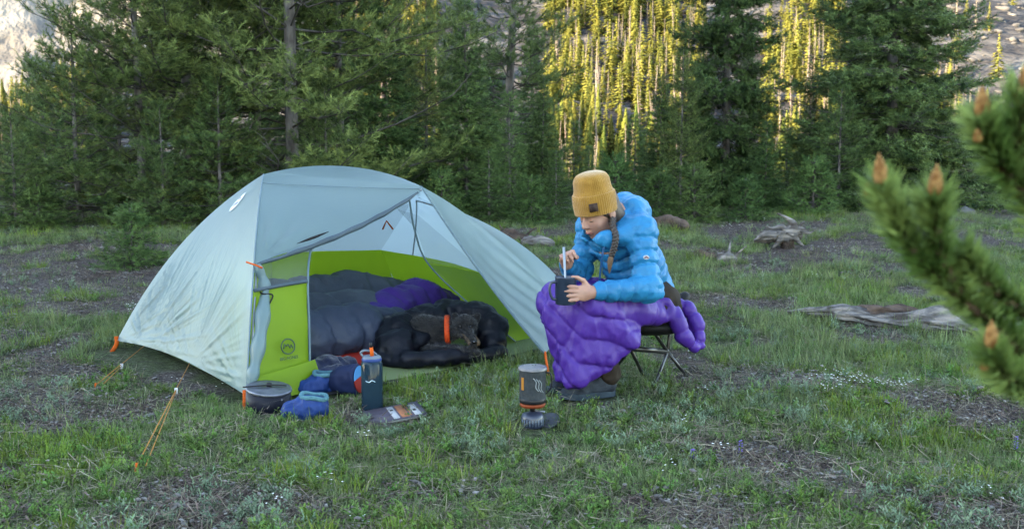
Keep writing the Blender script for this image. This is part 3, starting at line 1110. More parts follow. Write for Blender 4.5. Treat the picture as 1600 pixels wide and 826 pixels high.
def pebbles(seed, n, s, R):
    r = np.random.default_rng(seed)
    L = np.stack([r.normal(0, R, n), r.normal(0, R, n), np.full(n, 0.002)], 1)
    S = s * (0.4 + r.random((n, 1)) ** 2) * np.array([1.2, 1.0, 0.55])
    M = np.array([rotz(q) for q in r.random(n) * 6.28])
    return instance(IVn, IF, M, L, S)


def flowers(seed, n, R, h, s, petals=5):
    r = np.random.default_rng(seed)
    ps = []
    for i in range(n):
        p = np.array([r.normal() * R, r.normal() * R, h * (0.6 + 0.6 * r.random())])
        for k in range(petals):
            a = k / petals * 6.28 + r.random()
            d = np.array([math.cos(a), math.sin(a), 0.35]); t = np.array([-math.sin(a), math.cos(a), 0])
            ps.append((np.array([p, p + d * s * 0.6 + t * s * 0.35, p + d * s, p + d * s * 0.6 - t * s * 0.35]), np.array([[0, 1, 2], [0, 2, 3]])))
    return join(ps)


GM = dict(
    green=mat('grass_green', (0.067, 0.119, 0.015), (0.148, 0.204, 0.036), scale=6, rough=0.6, trans=0.3, rnd=0.35, spec=0.08),
    grey=mat('grass_blue_grey', (0.071, 0.110, 0.038), (0.162, 0.196, 0.093), scale=6, rough=0.7, trans=0.25, rnd=0.35, spec=0.08),
    sage=mat('sage_leaves', (0.088, 0.132, 0.079), (0.164, 0.217, 0.136), scale=6, rough=0.85, trans=0.15, rnd=0.3, spec=0.1),
    herb=mat('herb_leaves', (0.048, 0.101, 0.019), (0.117, 0.173, 0.046), scale=6, rough=0.65, trans=0.2, rnd=0.35, spec=0.08),
    straw=mat('dry_straw', (0.10, 0.082, 0.058), (0.21, 0.18, 0.135), scale=20, rough=0.9, trans=0.1, rnd=0.35, spec=0.1),
    duff=mat('brown_duff', (0.035, 0.025, 0.021), (0.10, 0.074, 0.060), scale=20, rough=0.95, rnd=0.4, spec=0.1),
    stone=mat('small_stones', (0.07, 0.064, 0.062), (0.19, 0.178, 0.17), scale=30, rough=0.95, rnd=0.35),
    white=mat('white_petals', (0.70, 0.70, 0.66), rough=0.7, trans=0.2),
)


def cover(name, label, cat, templates, m_, P, scale, seed):
    """one object of kind stuff; P (n,3) points"""
    r = np.random.default_rng(seed)
    col = bpy.data.collections.new(name + '_templates')
    for i, (V, F) in enumerate(templates):
        me = make_mesh('%s_piece' % name, V, F, smooth=False)
        me.materials.append(m_)
        o = bpy.data.objects.new('%s_piece_%02d' % (name, i), me)
        col.objects.link(o)
    n = len(P)
    me = bpy.data.meshes.new(name)
    me.vertices.add(n); me.vertices.foreach_set('co', np.asarray(P, np.float32).ravel())
    a = me.attributes.new('sc', 'FLOAT_VECTOR', 'POINT')
    sc = np.asarray(scale)[:, None] * np.stack([0.8 + 0.4 * r.random(n), 0.8 + 0.4 * r.random(n), 0.7 + 0.6 * r.random(n)], 1)
    a.data.foreach_set('vector', sc.astype(np.float32).ravel())
    a = me.attributes.new('rot', 'FLOAT_VECTOR', 'POINT')
    a.data.foreach_set('vector', np.stack([r.normal(0, 0.12, n), r.normal(0, 0.12, n), r.random(n) * 6.28], 1).astype(np.float32).ravel())
    a = me.attributes.new('pick', 'INT', 'POINT')
    a.data.foreach_set('value', r.integers(0, len(templates), n).astype(np.int32))
    o = bpy.data.objects.new(name, me); COL.objects.link(o)
    tag(o, label, cat, kind='stuff')
    g = bpy.data.node_groups.new(name + '_scatter', 'GeometryNodeTree')
    g.interface.new_socket('Geometry', in_out='INPUT', socket_type='NodeSocketGeometry')
    g.interface.new_socket('Geometry', in_out='OUTPUT', socket_type='NodeSocketGeometry')
    N, L = g.nodes, g.links
    gi, go = N.new('NodeGroupInput'), N.new('NodeGroupOutput')
    ip = N.new('GeometryNodeInstanceOnPoints'); ci = N.new('GeometryNodeCollectionInfo')
    ci.inputs['Collection'].default_value = col
    ci.inputs['Separate Children'].default_value = True
    ci.inputs['Reset Children'].default_value = True
    def attr(nm, tp):
        q = N.new('GeometryNodeInputNamedAttribute'); q.data_type = tp; q.inputs['Name'].default_value = nm
        return [s_ for s_ in q.outputs if s_.enabled and s_.name == 'Attribute'][0]
    L.new(gi.outputs[0], ip.inputs['Points'])
    L.new(ci.outputs[0], ip.inputs['Instance'])
    ip.inputs['Pick Instance'].default_value = True
    L.new(attr('pick', 'INT'), ip.inputs['Instance Index'])
    er = N.new('FunctionNodeEulerToRotation')
    L.new(attr('rot', 'FLOAT_VECTOR'), er.inputs[0])
    L.new(er.outputs[0], ip.inputs['Rotation'])
    L.new(attr('sc', 'FLOAT_VECTOR'), ip.inputs['Scale'])
    L.new(ip.outputs[0], go.inputs[0])
    md = o.modifiers.new('scatter', 'NODES'); md.node_group = g
    return o


# trodden or covered spots: pot, booties, book, stove, shoes
CLEAR = [(418, 641, 0.13), (418, 655, 0.08), (476, 655, 0.10), (582, 650, 0.07), (600, 660, 0.10), (640, 662, 0.10), (617, 672, 0.09), (832, 674, 0.10), (832, 690, 0.07), (857, 676, 0.08), (900, 634, 0.12), (945, 628, 0.12), (545, 615, 0.10), (500, 612, 0.10)]


def scatter(n, ymin, ymax, seed, power=1.0):
    """points over the seen part of the meadow, denser near the camera"""
    r = np.random.default_rng(seed)
    u = r.random(n)
    y = ymin * (ymax / ymin) ** (u ** power)       # 1/y density
    x = (r.random(n) * 1.30 - 0.65) * (y + 0.6)
    a, b = tent_ab(x, y)
    inside = (a > -0.02) & (a < 2.45) & (b > -0.08 - 0.13 * ((a > 0.3) & (a < 2.2))) & (b < 1.75)
    for px_, py_, rad_ in CLEAR:
        c_ = hit(px_, py_)
        inside |= (x - c_[0]) ** 2 + (y - c_[1]) ** 2 < rad_ ** 2
    x, y = x[~inside], y[~inside]
    return x, y, r


def pts(x, y):
    return np.stack([x, y, gz(x, y)], 1)


# fine blue-grey grass: the common cover
x, y, r = scatter(44000, 2.3, 14.5, 401)
k = (r.random(len(x)) > bare(x, y) * 0.93)
x, y = x[k], y[k]
cover('meadow_grass', 'short blue grey meadow grass covering the ground', 'grass', [tuft(500 + i, 24, 0.060, 0.0026, 0.045, 0.85, 0.45) for i in range(6)], GM['grey'], pts(x, y), 0.55 + 0.75 * fbm(x * 1.5, y * 1.5, seed=8) + 0.35 * sstep(5, 10, y), 1)
# bright green clumps
x, y, r = scatter(24000, 2.3, 14.0, 402)
q = fbm(x * 1.9, y * 1.5, seed=51, octv=3)
k = (q + r.normal(0, 0.03, len(x)) > 0.54) & (bare(x, y) < 0.6)
x, y = x[k], y[k]
cover('green_grass', 'bright green grass clumps growing in the meadow', 'grass', [tuft(520 + i, 24, 0.076, 0.0034, 0.040, 0.70, 0.45) for i in range(6)], GM['green'], pts(x, y), 0.5 + 0.75 * np.random.default_rng(5).random(len(x)) + 0.3 * sstep(6, 10, y), 2)
# taller pale grass in the field behind the person
x, y, r = scatter(9000, 5.0, 15.5, 403)
k = (fbm(x * 0.8, y * 0.8, seed=52) > 0.45 - 0.12 * sstep(0.5, 2.0, x)) & (bare(x, y) < 0.6)
x, y = x[k], y[k]
cover('tall_grass', 'taller pale green grass in the field behind the camp', 'grass', [tuft(540 + i, 20, 0.14, 0.0036, 0.05, 0.55, 0.5) for i in range(5)], GM['grey'], pts(x, y), 0.7 + 0.5 * np.random.default_rng(6).random(len(x)), 3)
# sage and herbs
x, y, r = scatter(5000, 2.3, 12.0, 404)
k = (fbm(x * 1.4 + 9, y * 1.4, seed=53) > 0.5)
x, y = x[k], y[k]
cover('sage', 'silvery sage tufts dotted over the meadow', 'sage', [rosette(560 + i, 11, 0.055, 0.0024, 0.016) for i in range(5)], GM['sage'], pts(x, y), 0.5 + 0.7 * np.random.default_rng(7).random(len(x)), 4)
x, y, r = scatter(7000, 2.3, 12.0, 405)
k = (bare(x, y) < 0.8)
x, y = x[k], y[k]
cover('meadow_herbs', 'low leafy herbs between the grass', 'herbs', [rosette(580 + i, 9, 0.050, 0.0032, 0.015) for i in range(5)], GM['herb'], pts(x, y), 0.5 + 0.7 * np.random.default_rng(8).random(len(x)), 5)
# dry straw, twigs, duff, pebbles
x, y, r = scatter(5600, 2.3, 13.0, 406)
cover('dry_straw', 'dry straw and pale twigs lying on the soil', 'straw', [litter(600 + i, 26, 0.075, 0.0028, 0.07) for i in range(5)] + [tuft(605, 12, 0.12, 0.0024, 0.03, 0.8, 0.6)], GM['straw'], pts(x, y), 0.6 + 0.6 * np.random.default_rng(9).random(len(x)), 6)
x, y, r = scatter(9000, 2.3, 13.0, 407)
k = bare(x, y) > 0.25
x, y = x[k], y[k]
cover('brown_duff', 'brown duff and old needles on the bare patches', 'litter', [litter(620 + i, 34, 0.05, 0.0045, 0.06) for i in range(5)], GM['duff'], pts(x, y), 0.6 + 0.6 * np.random.default_rng(10).random(len(x)), 7)
x, y, r = scatter(7000, 2.3, 13.0, 408)
k = bare(x, y) > 0.3
x, y = x[k], y[k]
cover('gravel', 'small grey stones on the bare soil', 'gravel', [pebbles(640 + i, 14, 0.0065, 0.07) for i in range(4)], GM['stone'], pts(x, y), 0.6 + 0.8 * np.random.default_rng(11).random(len(x)), 8)
# tiny white flowers
FL = []
for px, py, sp, n in [(1340, 612, 0.11, 26), (255, 490, 0.12, 8), (780, 725, 0.5, 3), (600, 790, 0.3, 3), (1370, 430, 0.5, 8), (100, 640, 0.8, 4), (1250, 680, 0.8, 5), (1300, 350, 0.6, 6)]:
    c = hit(px, py); rr = np.random.default_rng(int(px))
    FL.append(np.stack([c[0] + rr.normal(0, sp * 1.4, n), c[1] + rr.normal(0, sp * 0.6, n)], 1))
FL = np.concatenate(FL)
cover('white_flowers', 'tiny white flowers speckled through the grass', 'flowers', [flowers(660 + i, 5, 0.02, 0.055, 0.0048) for i in range(4)], GM['white'], pts(FL[:, 0], FL[:, 1]), np.full(len(FL), 1.0), 9)
# ------------------------------------------------------------------ the tent
def fabric(name, col, col2, trans, rough=0.42, bump=0.0015, bscale=60, alpha=None, sheen=0.0, spec=0.3, tcol=None):
    return mat(name, col, col2, scale=2.5, rough=rough, bump=bump, bscale=bscale, trans=trans, spec=spec, alpha=alpha, sheen=sheen, tcol=tcol)


M_fly = fabric('fly_ripstop', (0.140, 0.208, 0.222), (0.170, 0.240, 0.248), 0.50, rough=0.35, tcol=(0.34, 0.44, 0.47))
M_trim = fabric('fly_trim', (0.030, 0.050, 0.066), (0.048, 0.072, 0.090), 0.05, rough=0.6)
M_lime = fabric('lime_nylon', (0.150, 0.255, 0.010), (0.185, 0.300, 0.016), 0.55, rough=0.5, tcol=(0.52, 0.70, 0.040))
M_limefloor = fabric('pale_lime_floor', (0.105, 0.14, 0.055), (0.135, 0.17, 0.075), 0.1, rough=0.6)
M_mesh = fabric('bug_mesh', (0.20, 0.23, 0.235), (0.22, 0.25, 0.255), 0.2, rough=0.9, alpha=0.22)
M_orange = mat('orange_webbing', (0.40, 0.060, 0.006), (0.48, 0.085, 0.012), scale=40, rough=0.7)
M_black = mat('black_nylon', (0.005, 0.005, 0.0055), (0.010, 0.010, 0.011), scale=20, rough=0.6)
M_pole = mat('grey_pole', (0.30, 0.31, 0.32), rough=0.35, metal=0.9)
M_cord = mat('orange_cord', (0.24, 0.10, 0.025), (0.34, 0.16, 0.05), scale=90, rough=0.8)
M_emblem = mat('white_print', (0.40, 0.42, 0.45), (0.45, 0.44, 0.45), scale=60, rough=0.6)
M_print = mat('grey_print', (0.035, 0.065, 0.045), rough=0.7)

M_seam = fabric('fly_seam', (0.085, 0.135, 0.160), (0.10, 0.155, 0.180), 0.1, rough=0.6)
pA = T(0.24, 1.70, 0.05); pB = T(0.0, 0.0, 0.045)
pH1 = T(0.68, 0.86, 0.99); pR0 = T(1.15, 0.86, 1.035)
pW = T(1.0, -0.04, 0.935); pWb = T(1.25, 1.78, 0.93)
pH2 = T(1.75, 0.82, 0.84); pD = T(2.42, 0.0, 0.04); pE = T(2.38, 1.66, 0.04)
pC = np.array([0.165, 4.95, 0.105]); pCb = T(1.3, 2.3, 0.08)
tc_ = T(1.2, 0.8, 0.0)
tent = thing('tent', 'pale blue dome tent with open door and lime green inner', 'tent', tuple(T(1.2, 0.8, 0.0)))

arcB = lambda t: bez(pB, T(0.20, 0.20, 0.86), pH1, t)
arcA = lambda t: bez(pA, np.array([-1.962, 5.80, 0.66]), pH1, t)
arcD = lambda t: bez(pD, T(2.30, 0.25, 0.62), pH2, t)
arcE = lambda t: bez(pE, T(2.28, 1.40, 0.62), pH2, t)
edgeWD = lambda t: bez(pW, np.array([-0.157, 5.97, 0.72]), pD, t)
ridge1 = lambda t: bez(pH1, (pH1 + pR0) / 2 + [0, 0, 0.03], pR0, t)
brow = lambda t: bez(pR0, (pR0 + pW) / 2 + np.array([0.03, 0.0, 0.045]), pW, t)
browb = lambda t: bez(pR0, (pR0 + pWb) / 2 + np.array([0, 0, 0.045]), pWb, t)
ridge2 = lambda t: bez(pR0, (pR0 + pH2) / 2 + [0, 0, 0.04], pH2, t)
seamHW = lambda t: bez(pH1, (pH1 + pW) / 2 + [0, 0, 0.02], pW, t)
line = lambda a, b: (lambda t: np.asarray(a) + (np.asarray(b) - np.asarray(a)) * np.asarray(t)[..., None])


def patch(name, c0, c1, nu, nv, bulge=0.0, disp=None, m_=None, parent=None, thick=None):
    """sheet ruled between two curves (t runs along both), bulged along its normal"""
    t = np.linspace(0, 1, nu); s = np.linspace(0, 1, nv)
    A, B = c0(t), c1(t)
    P = A[:, None] * (1 - s)[None, :, None] + B[:, None] * s[None, :, None]
    du = np.gradient(P, axis=0); dv = np.gradient(P, axis=1)
    Nn = np.cross(du, dv); Nn /= np.linalg.norm(Nn, axis=2, keepdims=True) + 1e-9
    mid = P.reshape(-1, 3).mean(0)
    out = mid - np.array([tc_[0], tc_[1], 0.35])
    if (Nn.reshape(-1, 3) @ out).mean() < 0: Nn = -Nn
    h = bulge * 16 * (t * (1 - t))[:, None] * (s * (1 - s))[None]
    if disp is not None: h = h + disp(P, t[:, None] + 0 * s[None], s[None] + 0 * t[:, None])
    P = P + Nn * h[..., None]
    me = make_mesh(name, P.reshape(-1, 3), grid_faces(nu, nv))
    o = obj(name, me, m_ or M_fly, parent or tent)
    return o, P, Nn


def fan(P, c, k, amp, reach, ph=0.0, lo=None):
    """tension folds radiating from a guy point"""
    d = P - np.asarray(c)
    r = np.linalg.norm(d, axis=2)
    ang = np.arctan2(d[..., 2], d @ np.array([TVv[0], TVv[1], 0]) - 0.0)
    w = np.exp(-((r - reach * 0.45) / (reach * 0.42)) ** 2) * sstep(0.02, 0.12, r)
    f = (np.abs(fbm(ang * k * 0.30 + ph * 7, ang * 0 + ph, seed=19, octv=2) - 0.5) * 5 - 0.6) * amp * w * (0.35 + 1.3 * vnoise(ang * 3.0 + ph, r * 5, seed=23))
    if lo is not None: f = f * sstep(lo[0], lo[0] + 0.12, ang) * sstep(lo[1], lo[1] - 0.12, ang)
    return f


hemAB = lambda t: pA + (pB - pA) * t[..., None] + np.array([0, 0, 0.045]) * (np.sin(t * PI))[..., None]
g1 = hemAB(np.array([0.26]))[0]; g2 = hemAB(np.array([0.63]))[0]


def head_disp(P, t, s):
    low = sstep(0.75, 0.15, t)
    f = fan(P, g1, 66, 0.0055, 0.75) + fan(P, pB, 48, 0.0028, 0.6) + fan(P, pA, 60, 0.0046, 0.8) + fan(P, g2, 56, 0.0036, 0.65, 1.0)
    f = f * (0.25 + 0.75 * low)
    f = f + 0.010 * (fbm(P[..., 0] * 4, P[..., 1] * 4, P[..., 2] * 4, 17, 3) - 0.5) * low
    return f * np.minimum(1, np.minimum(s, 1 - s) * 14) - 0.045 * np.sin(PI * s) * t * (1 - t) * 4 * 0.3


# triangular head-end panel: t climbs both poles, s runs from the far pole to the near one
def c_far(t): return arcA(t)
def c_near(t): return arcB(t)
t_ = np.linspace(0, 1, 150); s_ = np.linspace(0, 1, 200)
A_, B_ = arcA(t_), arcB(t_)
hem = hemAB(s_)
P = A_[:, None] * (1 - s_)[None, :, None] + B_[:, None] * s_[None, :, None]
lin = A_[0] * (1 - s_)[:, None] + B_[0] * s_[:, None]
P = P + (hem - lin)[None] * ((1 - t_) ** 3)[:, None, None]
du = np.gradient(P, axis=0); dv = np.gradient(P, axis=1)
Nn = np.cross(du, dv); Nn /= np.linalg.norm(Nn, axis=2, keepdims=True) + 1e-9
if (Nn[40, 90] @ (P[40, 90] - tc_)) < 0: Nn = -Nn
tt, ss = np.meshgrid(t_, s_, indexing='ij')
P = P + Nn * head_disp(P, tt, ss)[..., None]
HP, HN = P.copy(), Nn.copy()
obj('fly_panel', make_mesh('fly_panel', P.reshape(-1, 3), grid_faces(150, 200)), M_fly, tent)


def crumple(a, sc, seed):
    return lambda P, t, s: a * (np.abs(fbm(P[..., 0] * sc, P[..., 1] * sc, P[..., 2] * sc, seed, 3) - 0.5) * 2) * np.minimum(1, 20 * np.minimum(np.minimum(t, 1 - t), np.minimum(s, 1 - s)))


def top_curve(t):
    t = np.asarray(t); k = 0.46
    a = ridge1(np.clip(t / k, 0, 1)); b = brow(np.clip((t - k) / (1 - k), 0, 1))
    return np.where((t < k)[..., None], a, b)


patch('fly_panel', seamHW, top_curve, 60, 30, 0.004, crumple(0.006, 5, 3))
kB = 0.395
pK = arcB(np.array([0.40]))[0] + np.array([0.02, -0.01, 0.0])
door_edge = lambda t: bez(pK, (pK + pW) / 2 + np.array([0.10, -0.02, -0.10]), pW, t)
hang = lambda t: bez(pK, (pK + pW) / 2 + np.array([0.07, -0.02, -0.055]), pW + np.array([-0.015, -0.01, -0.03]), t)


def flap_left(t):           # arc from the hub down the near pole to the tie point
    return arcB(1 - (1 - 0.40) * np.asarray(t))


n1, n2 = 70, 40
t_ = np.linspace(0, 1, n1); s_ = np.linspace(0, 1, n2)
up, lowc = seamHW(t_), hang(t_)
lft = flap_left(s_)
P = up[:, None] * (1 - s_)[None, :, None] + lowc[:, None] * s_[None, :, None]
corr = lft - (up[0] * (1 - s_)[:, None] + lowc[0] * s_[:, None])
P = P + corr[None] * ((1 - t_) ** 1.5)[:, None, None]
du = np.gradient(P, axis=0); dv = np.gradient(P, axis=1)
Nn = np.cross(du, dv); Nn /= np.linalg.norm(Nn, axis=2, keepdims=True) + 1e-9
if (Nn[30, 20] @ (P[30, 20] - tc_)) < 0: Nn = -Nn
tt, ss = np.meshgrid(t_, s_, indexing='ij')
ed = np.minimum(1, 12 * np.minimum(tt, 1 - tt)) * np.minimum(1, 10 * ss)
d_ = P - pK; rr_ = np.linalg.norm(d_, axis=2); an_ = np.arctan2(d_[..., 2], d_ @ np.array([TU[0], TU[1], 0]))
fold = 0.012 * np.sin(an_ * 26) * np.exp(-((rr_ - 0.16) / 0.16) ** 2) + 0.003 * np.sin(ss * 9 + tt * 3) * ss * ss
P = P + Nn * ((fold - 0.02 * np.sin(PI * tt) * np.sin(PI * ss)) * ed)[..., None]
obj('door_flap', make_mesh('door_flap', P.reshape(-1, 3), grid_faces(n1, n2)), M_fly, tent)
# rolled lower edge of the drawn-up door with its zip
q = np.linspace(0, 1, 60)
e_ = hang(q); wob = 0.0012 * np.sin(q * 40)[:, None] * np.array([0, 0, 1.0])
obj('rolled_edge', make_mesh('rolled_edge', *tube(e_ + wob, 0.006 + 0.007 * np.sin(q * PI) ** 0.7 + 0.0012 * np.sin(q * 37), 8)), M_trim, tent)
zz = np.linspace(0.22, 0.40, 14)
obj('zip_flap', make_mesh('zip_flap', *tube(hang(zz) + np.array([-0.01, -0.03, 0.035]), 0.006 * np.sin((zz - 0.22) / 0.18 * PI) + 0.001, 6)), M_black, tent)
# the other half of the door, gathered along the near pole and tied
gath = spline([pK, pK + [0.035, -0.01, -0.10], pK * 0.55 + pB * 0.45 + [0.05, -0.02, 0], pK * 0.25 + pB * 0.75 + [0.035, -0.02, 0], pB + [0.02, -0.01, 0.03]], 60)
tq = np.linspace(0, 1, 60)
gr_ = 0.010 + 0.020 * np.sin(tq * PI) ** 0.6 + 0.005 * np.sin(tq * 31) - 0.010 * np.exp(-((tq - 0.30) / 0.03) ** 2)
gv, gf = tube(gath, gr_, 14)
gv[:60 * 14] += 0.004 * np.tile(np.sin(np.arange(14) / 14 * 2 * PI * 4), 60)[:, None] * np.array([1, 0.3, 0])
obj('rolled_door', make_mesh('rolled_door', gv, gf), M_fly, tent)
obj('toggle_loop', make_mesh('toggle_loop', *tube(spline([gath[17] + [-0.03, 0, 0.0], gath[18] + [0, -0.035, 0], gath[18] + [0.035, 0, -0.01], gath[19] + [0.02, -0.04, -0.05]], 14), 0.004, 6)), M_black, tent)
obj('tie_strap', make_mesh('tie_strap', *tube(spline([arcB(np.array([0.405]))[0] + [-0.03, -0.01, 0.005], pK + [0.0, -0.03, 0.0], pK + [0.028, -0.02, -0.015]], 10), 0.0045, 5)), M_orange, tent)

# right half of the vestibule, staked out in front
hemCD = lambda s: pC + (pD - pC) * s[..., None] + np.array([0, 0, 0.05]) * np.sin(s * PI)[..., None]
t_ = np.linspace(0, 1, 80); s_ = np.linspace(0, 1, 50)
eC = lambda t: bez(pW, (pW + pC) / 2 + np.array([-0.02, 0.06, -0.045]), pC, t)
A_, B_ = eC(t_), edgeWD(t_)
P = A_[:, None] * (1 - s_)[None, :, None] + B_[:, None] * s_[None, :, None]
lin = A_[-1] * (1 - s_)[:, None] + B_[-1] * s_[:, None]
P = P + (hemCD(s_) - lin)[None] * (t_ ** 4)[:, None, None]
du = np.gradient(P, axis=0); dv = np.gradient(P, axis=1)
Nn = np.cross(du, dv); Nn /= np.linalg.norm(Nn, axis=2, keepdims=True) + 1e-9
if Nn[40, 25][1] > 0: Nn = -Nn
tt, ss = np.meshgrid(t_, s_, indexing='ij')
dd = 0.006 * np.sin(ss * 30 + 3 * np.sin(tt * 4)) * np.exp(-((tt - 0.8) / 0.25) ** 2) - 0.035 * np.sin(PI * ss) * np.sin(PI * tt) + 0.012 * (fbm(P[..., 0] * 5, P[..., 1] * 5, P[..., 2] * 5, 44, 3) - 0.5)
P = P + Nn * (dd * np.minimum(1, 12 * np.minimum(ss, 1 - ss)))[..., None]
obj('fly_panel', make_mesh('fly_panel', P.reshape(-1, 3), grid_faces(80, 50)), M_fly, tent)
obj('zip_edge', make_mesh('zip_edge', *tube(eC(np.linspace(0, 1, 40)), np.linspace(0.005, 0.009, 40), 6)), M_seam, tent)
# rest of the fly: right end, top and back
patch('fly_panel', edgeWD, lambda t: np.where((np.asarray(t) < 0.35)[..., None], pW + (pH2 - pW) * (np.clip(np.asarray(t) / 0.35, 0, 1))[..., None], arcD(1 - np.clip((np.asarray(t) - 0.35) / 0.65, 0, 1))), 40, 16, 0.0)
patch('fly_panel', arcD, arcE, 40, 30, 0.0, crumple(0.012, 6, 5))
patch('fly_panel', lambda t: brow(np.asarray(t)), lambda t: ridge2(np.asarray(t)), 24, 16, 0.0)
patch('fly_panel', lambda t: pW + (pH2 - pW) * np.asarray(t)[..., None], lambda t: bez(pW, (pW + pH2) / 2 + [0, 0, 0.05], pH2, t), 20, 6, 0.0)
patch('fly_panel', lambda t: browb(np.asarray(t)), lambda t: ridge2(np.asarray(t)), 24, 16, 0.0)
patch('fly_panel', lambda t: browb(np.asarray(t)), lambda t: ridge1(1 - np.asarray(t)), 24, 16, 0.0)
patch('fly_panel', lambda t: arcA(np.asarray(t)), lambda t: pCb + (pWb - pCb) * np.asarray(t)[..., None], 40, 24, 0.0, crumple(0.01, 6, 6))
patch('fly_panel', lambda t: arcE(np.asarray(t)), lambda t: pCb + (pWb - pCb) * np.asarray(t)[..., None], 40, 24, 0.0, crumple(0.01, 6, 7))
# seams and poles
obj('seam', make_mesh('seam', *tube(np.concatenate([bez(arcB(np.array([0.88]))[0] + [0.01, -0.012, 0], (pH1 + pW) / 2 + np.array([0.0, -0.10, -0.035]), pW + [-0.01, -0.01, -0.012], np.linspace(0, 1, 40))]), 0.0018, 5)), M_seam, tent)
obj('pole_seam', make_mesh('pole_seam', *tube(arcB(np.linspace(0, 1, 50)) + np.array([0.004, -0.006, 0]), 0.0040, 6)), M_seam, tent)
for nm, cv in (('pole', arcB), ('pole', arcA), ('pole', arcD), ('pole', arcE)):
    pp = cv(np.linspace(0, 1, 40)); c0 = np.array([tc_[0], tc_[1], 0.3])
    obj(nm, make_mesh(nm, *tube(pp + (c0 - pp) * 0.03, 0.005, 6)), M_pole, tent)
bp_ = np.concatenate([brow(np.linspace(1, 0, 20)), browb(np.linspace(0, 1, 20))[1:]])
obj('pole', make_mesh('pole', *tube(bp_ - [0, 0, 0.02], 0.005, 6)), M_pole, tent)

# emblem printed on the head end: white oval with a small figure in it
def on_head(t0, s0, u, v, lift=0.004):
    """point on the head panel near (t0,s0): u along the panel, v up, in metres"""
    i, j = t0 * 149, s0 * 199
    lu = np.linalg.norm(HP[int(i), int(j) + 1] - HP[int(i), int(j)]); lv = np.linalg.norm(HP[int(i) + 1, int(j)] - HP[int(i), int(j)])
    i, j = i + v / lv, j + u / lu
    a_, b_ = int(i), int(j); fi, fj = i - a_, j - b_
    q = lambda G: G[a_, b_] * (1 - fi) * (1 - fj) + G[a_ + 1, b_] * fi * (1 - fj) + G[a_, b_ + 1] * (1 - fi) * fj + G[a_ + 1, b_ + 1] * fi * fj
    return q(HP) + q(HN) * lift
an = np.linspace(0, 2 * PI, 40, endpoint=False)
E0 = (0.765, 0.44)
rings = []
for f_ in (1.0, 0.66, 0.33):
    rings += [on_head(*E0, f_ * (0.042 * math.cos(a) + 0.012 * math.sin(a)), f_ * 0.060 * math.sin(a)) for a in an]
rings.append(on_head(*E0, 0, 0))
Fl = np.array([[r_ * 40 + i, r_ * 40 + (i + 1) % 40, (r_ + 1) * 40 + (i + 1) % 40, (r_ + 1) * 40 + i] for r_ in range(2) for i in range(40)])
Ft = np.array([[80 + i, 80 + (i + 1) % 40, 120] for i in range(40)])
emb = obj('emblem', make_mesh('emblem', np.array(rings), [Fl, Ft]), M_emblem, tent)
st = [[(-0.022, -0.028), (-0.012, -0.008), (-0.002, -0.022), (0.008, -0.002), (0.020, -0.020)], [(-0.016, 0.016), (0.0, 0.028), (0.014, 0.014)]]
M_emb2 = mat('emblem_print', (0.24, 0.25, 0.29), rough=0.7)
for k_, seg in enumerate(st):
    obj('emblem_mark', make_mesh('emblem_mark', *tube(spline([on_head(*E0, u, v, 0.005) for u, v in seg], 16), 0.0022, 5)), M_emb2, emb)

# ---- inner tent
def wall(name, rows, m_, n=(24, 24), disp=0.0, seed=0, parent=None):
    """bilinear sheet through a 2 x k net of points, lightly crumpled"""
    a = spline(rows[0], n[0]); b = spline(rows[1], n[0])
    s = np.linspace(0, 1, n[1])
    P = a[:, None] * (1 - s)[None, :, None] + b[:, None] * s[None, :, None]
    if disp:
        f = fbm(P[..., 0] * 5, P[..., 1] * 5, P[..., 2] * 5, seed, 3) - 0.5
        P = P + disp * f[..., None] * np.array([TVv[0], TVv[1], 0.15])
    return obj(name, make_mesh(name, P.reshape(-1, 3), grid_faces(*n)), m_, parent or tent)


zi = 0.012
wall('tent_floor', ([T(0.10, 0.08, zi), T(1.2, 0.04, zi), T(2.26, 0.12, zi)], [T(0.38, 1.53, zi), T(1.2, 1.60, zi), T(2.24, 1.50, zi)]), M_limefloor, (40, 30), 0.0)
wall('floor_lip', ([T(0.40, -0.11, 0.020), T(1.1, -0.16, 0.022), T(1.95, -0.10, 0.024), T(2.2, 0.03, 0.03)], [T(0.40, 0.10, 0.034), T(1.1, 0.10, 0.034), T(1.95, 0.10, 0.034), T(2.2, 0.12, 0.034)]), M_limefloor, (40, 8), 0.004, 5)
ft = spline([T(0.30, -0.125, 0.012), T(0.7, -0.175, 0.020), T(1.1, -0.182, 0.016), T(1.6, -0.155, 0.022), T(2.0, -0.11, 0.020), T(2.25, 0.02, 0.022)], 60)
obj('footprint_edge', make_mesh('footprint_edge', *tube(ft, 0.012 + 0.006 * np.sin(np.arange(60) * 0.7), 8, flat=0.45)), M_black, tent)
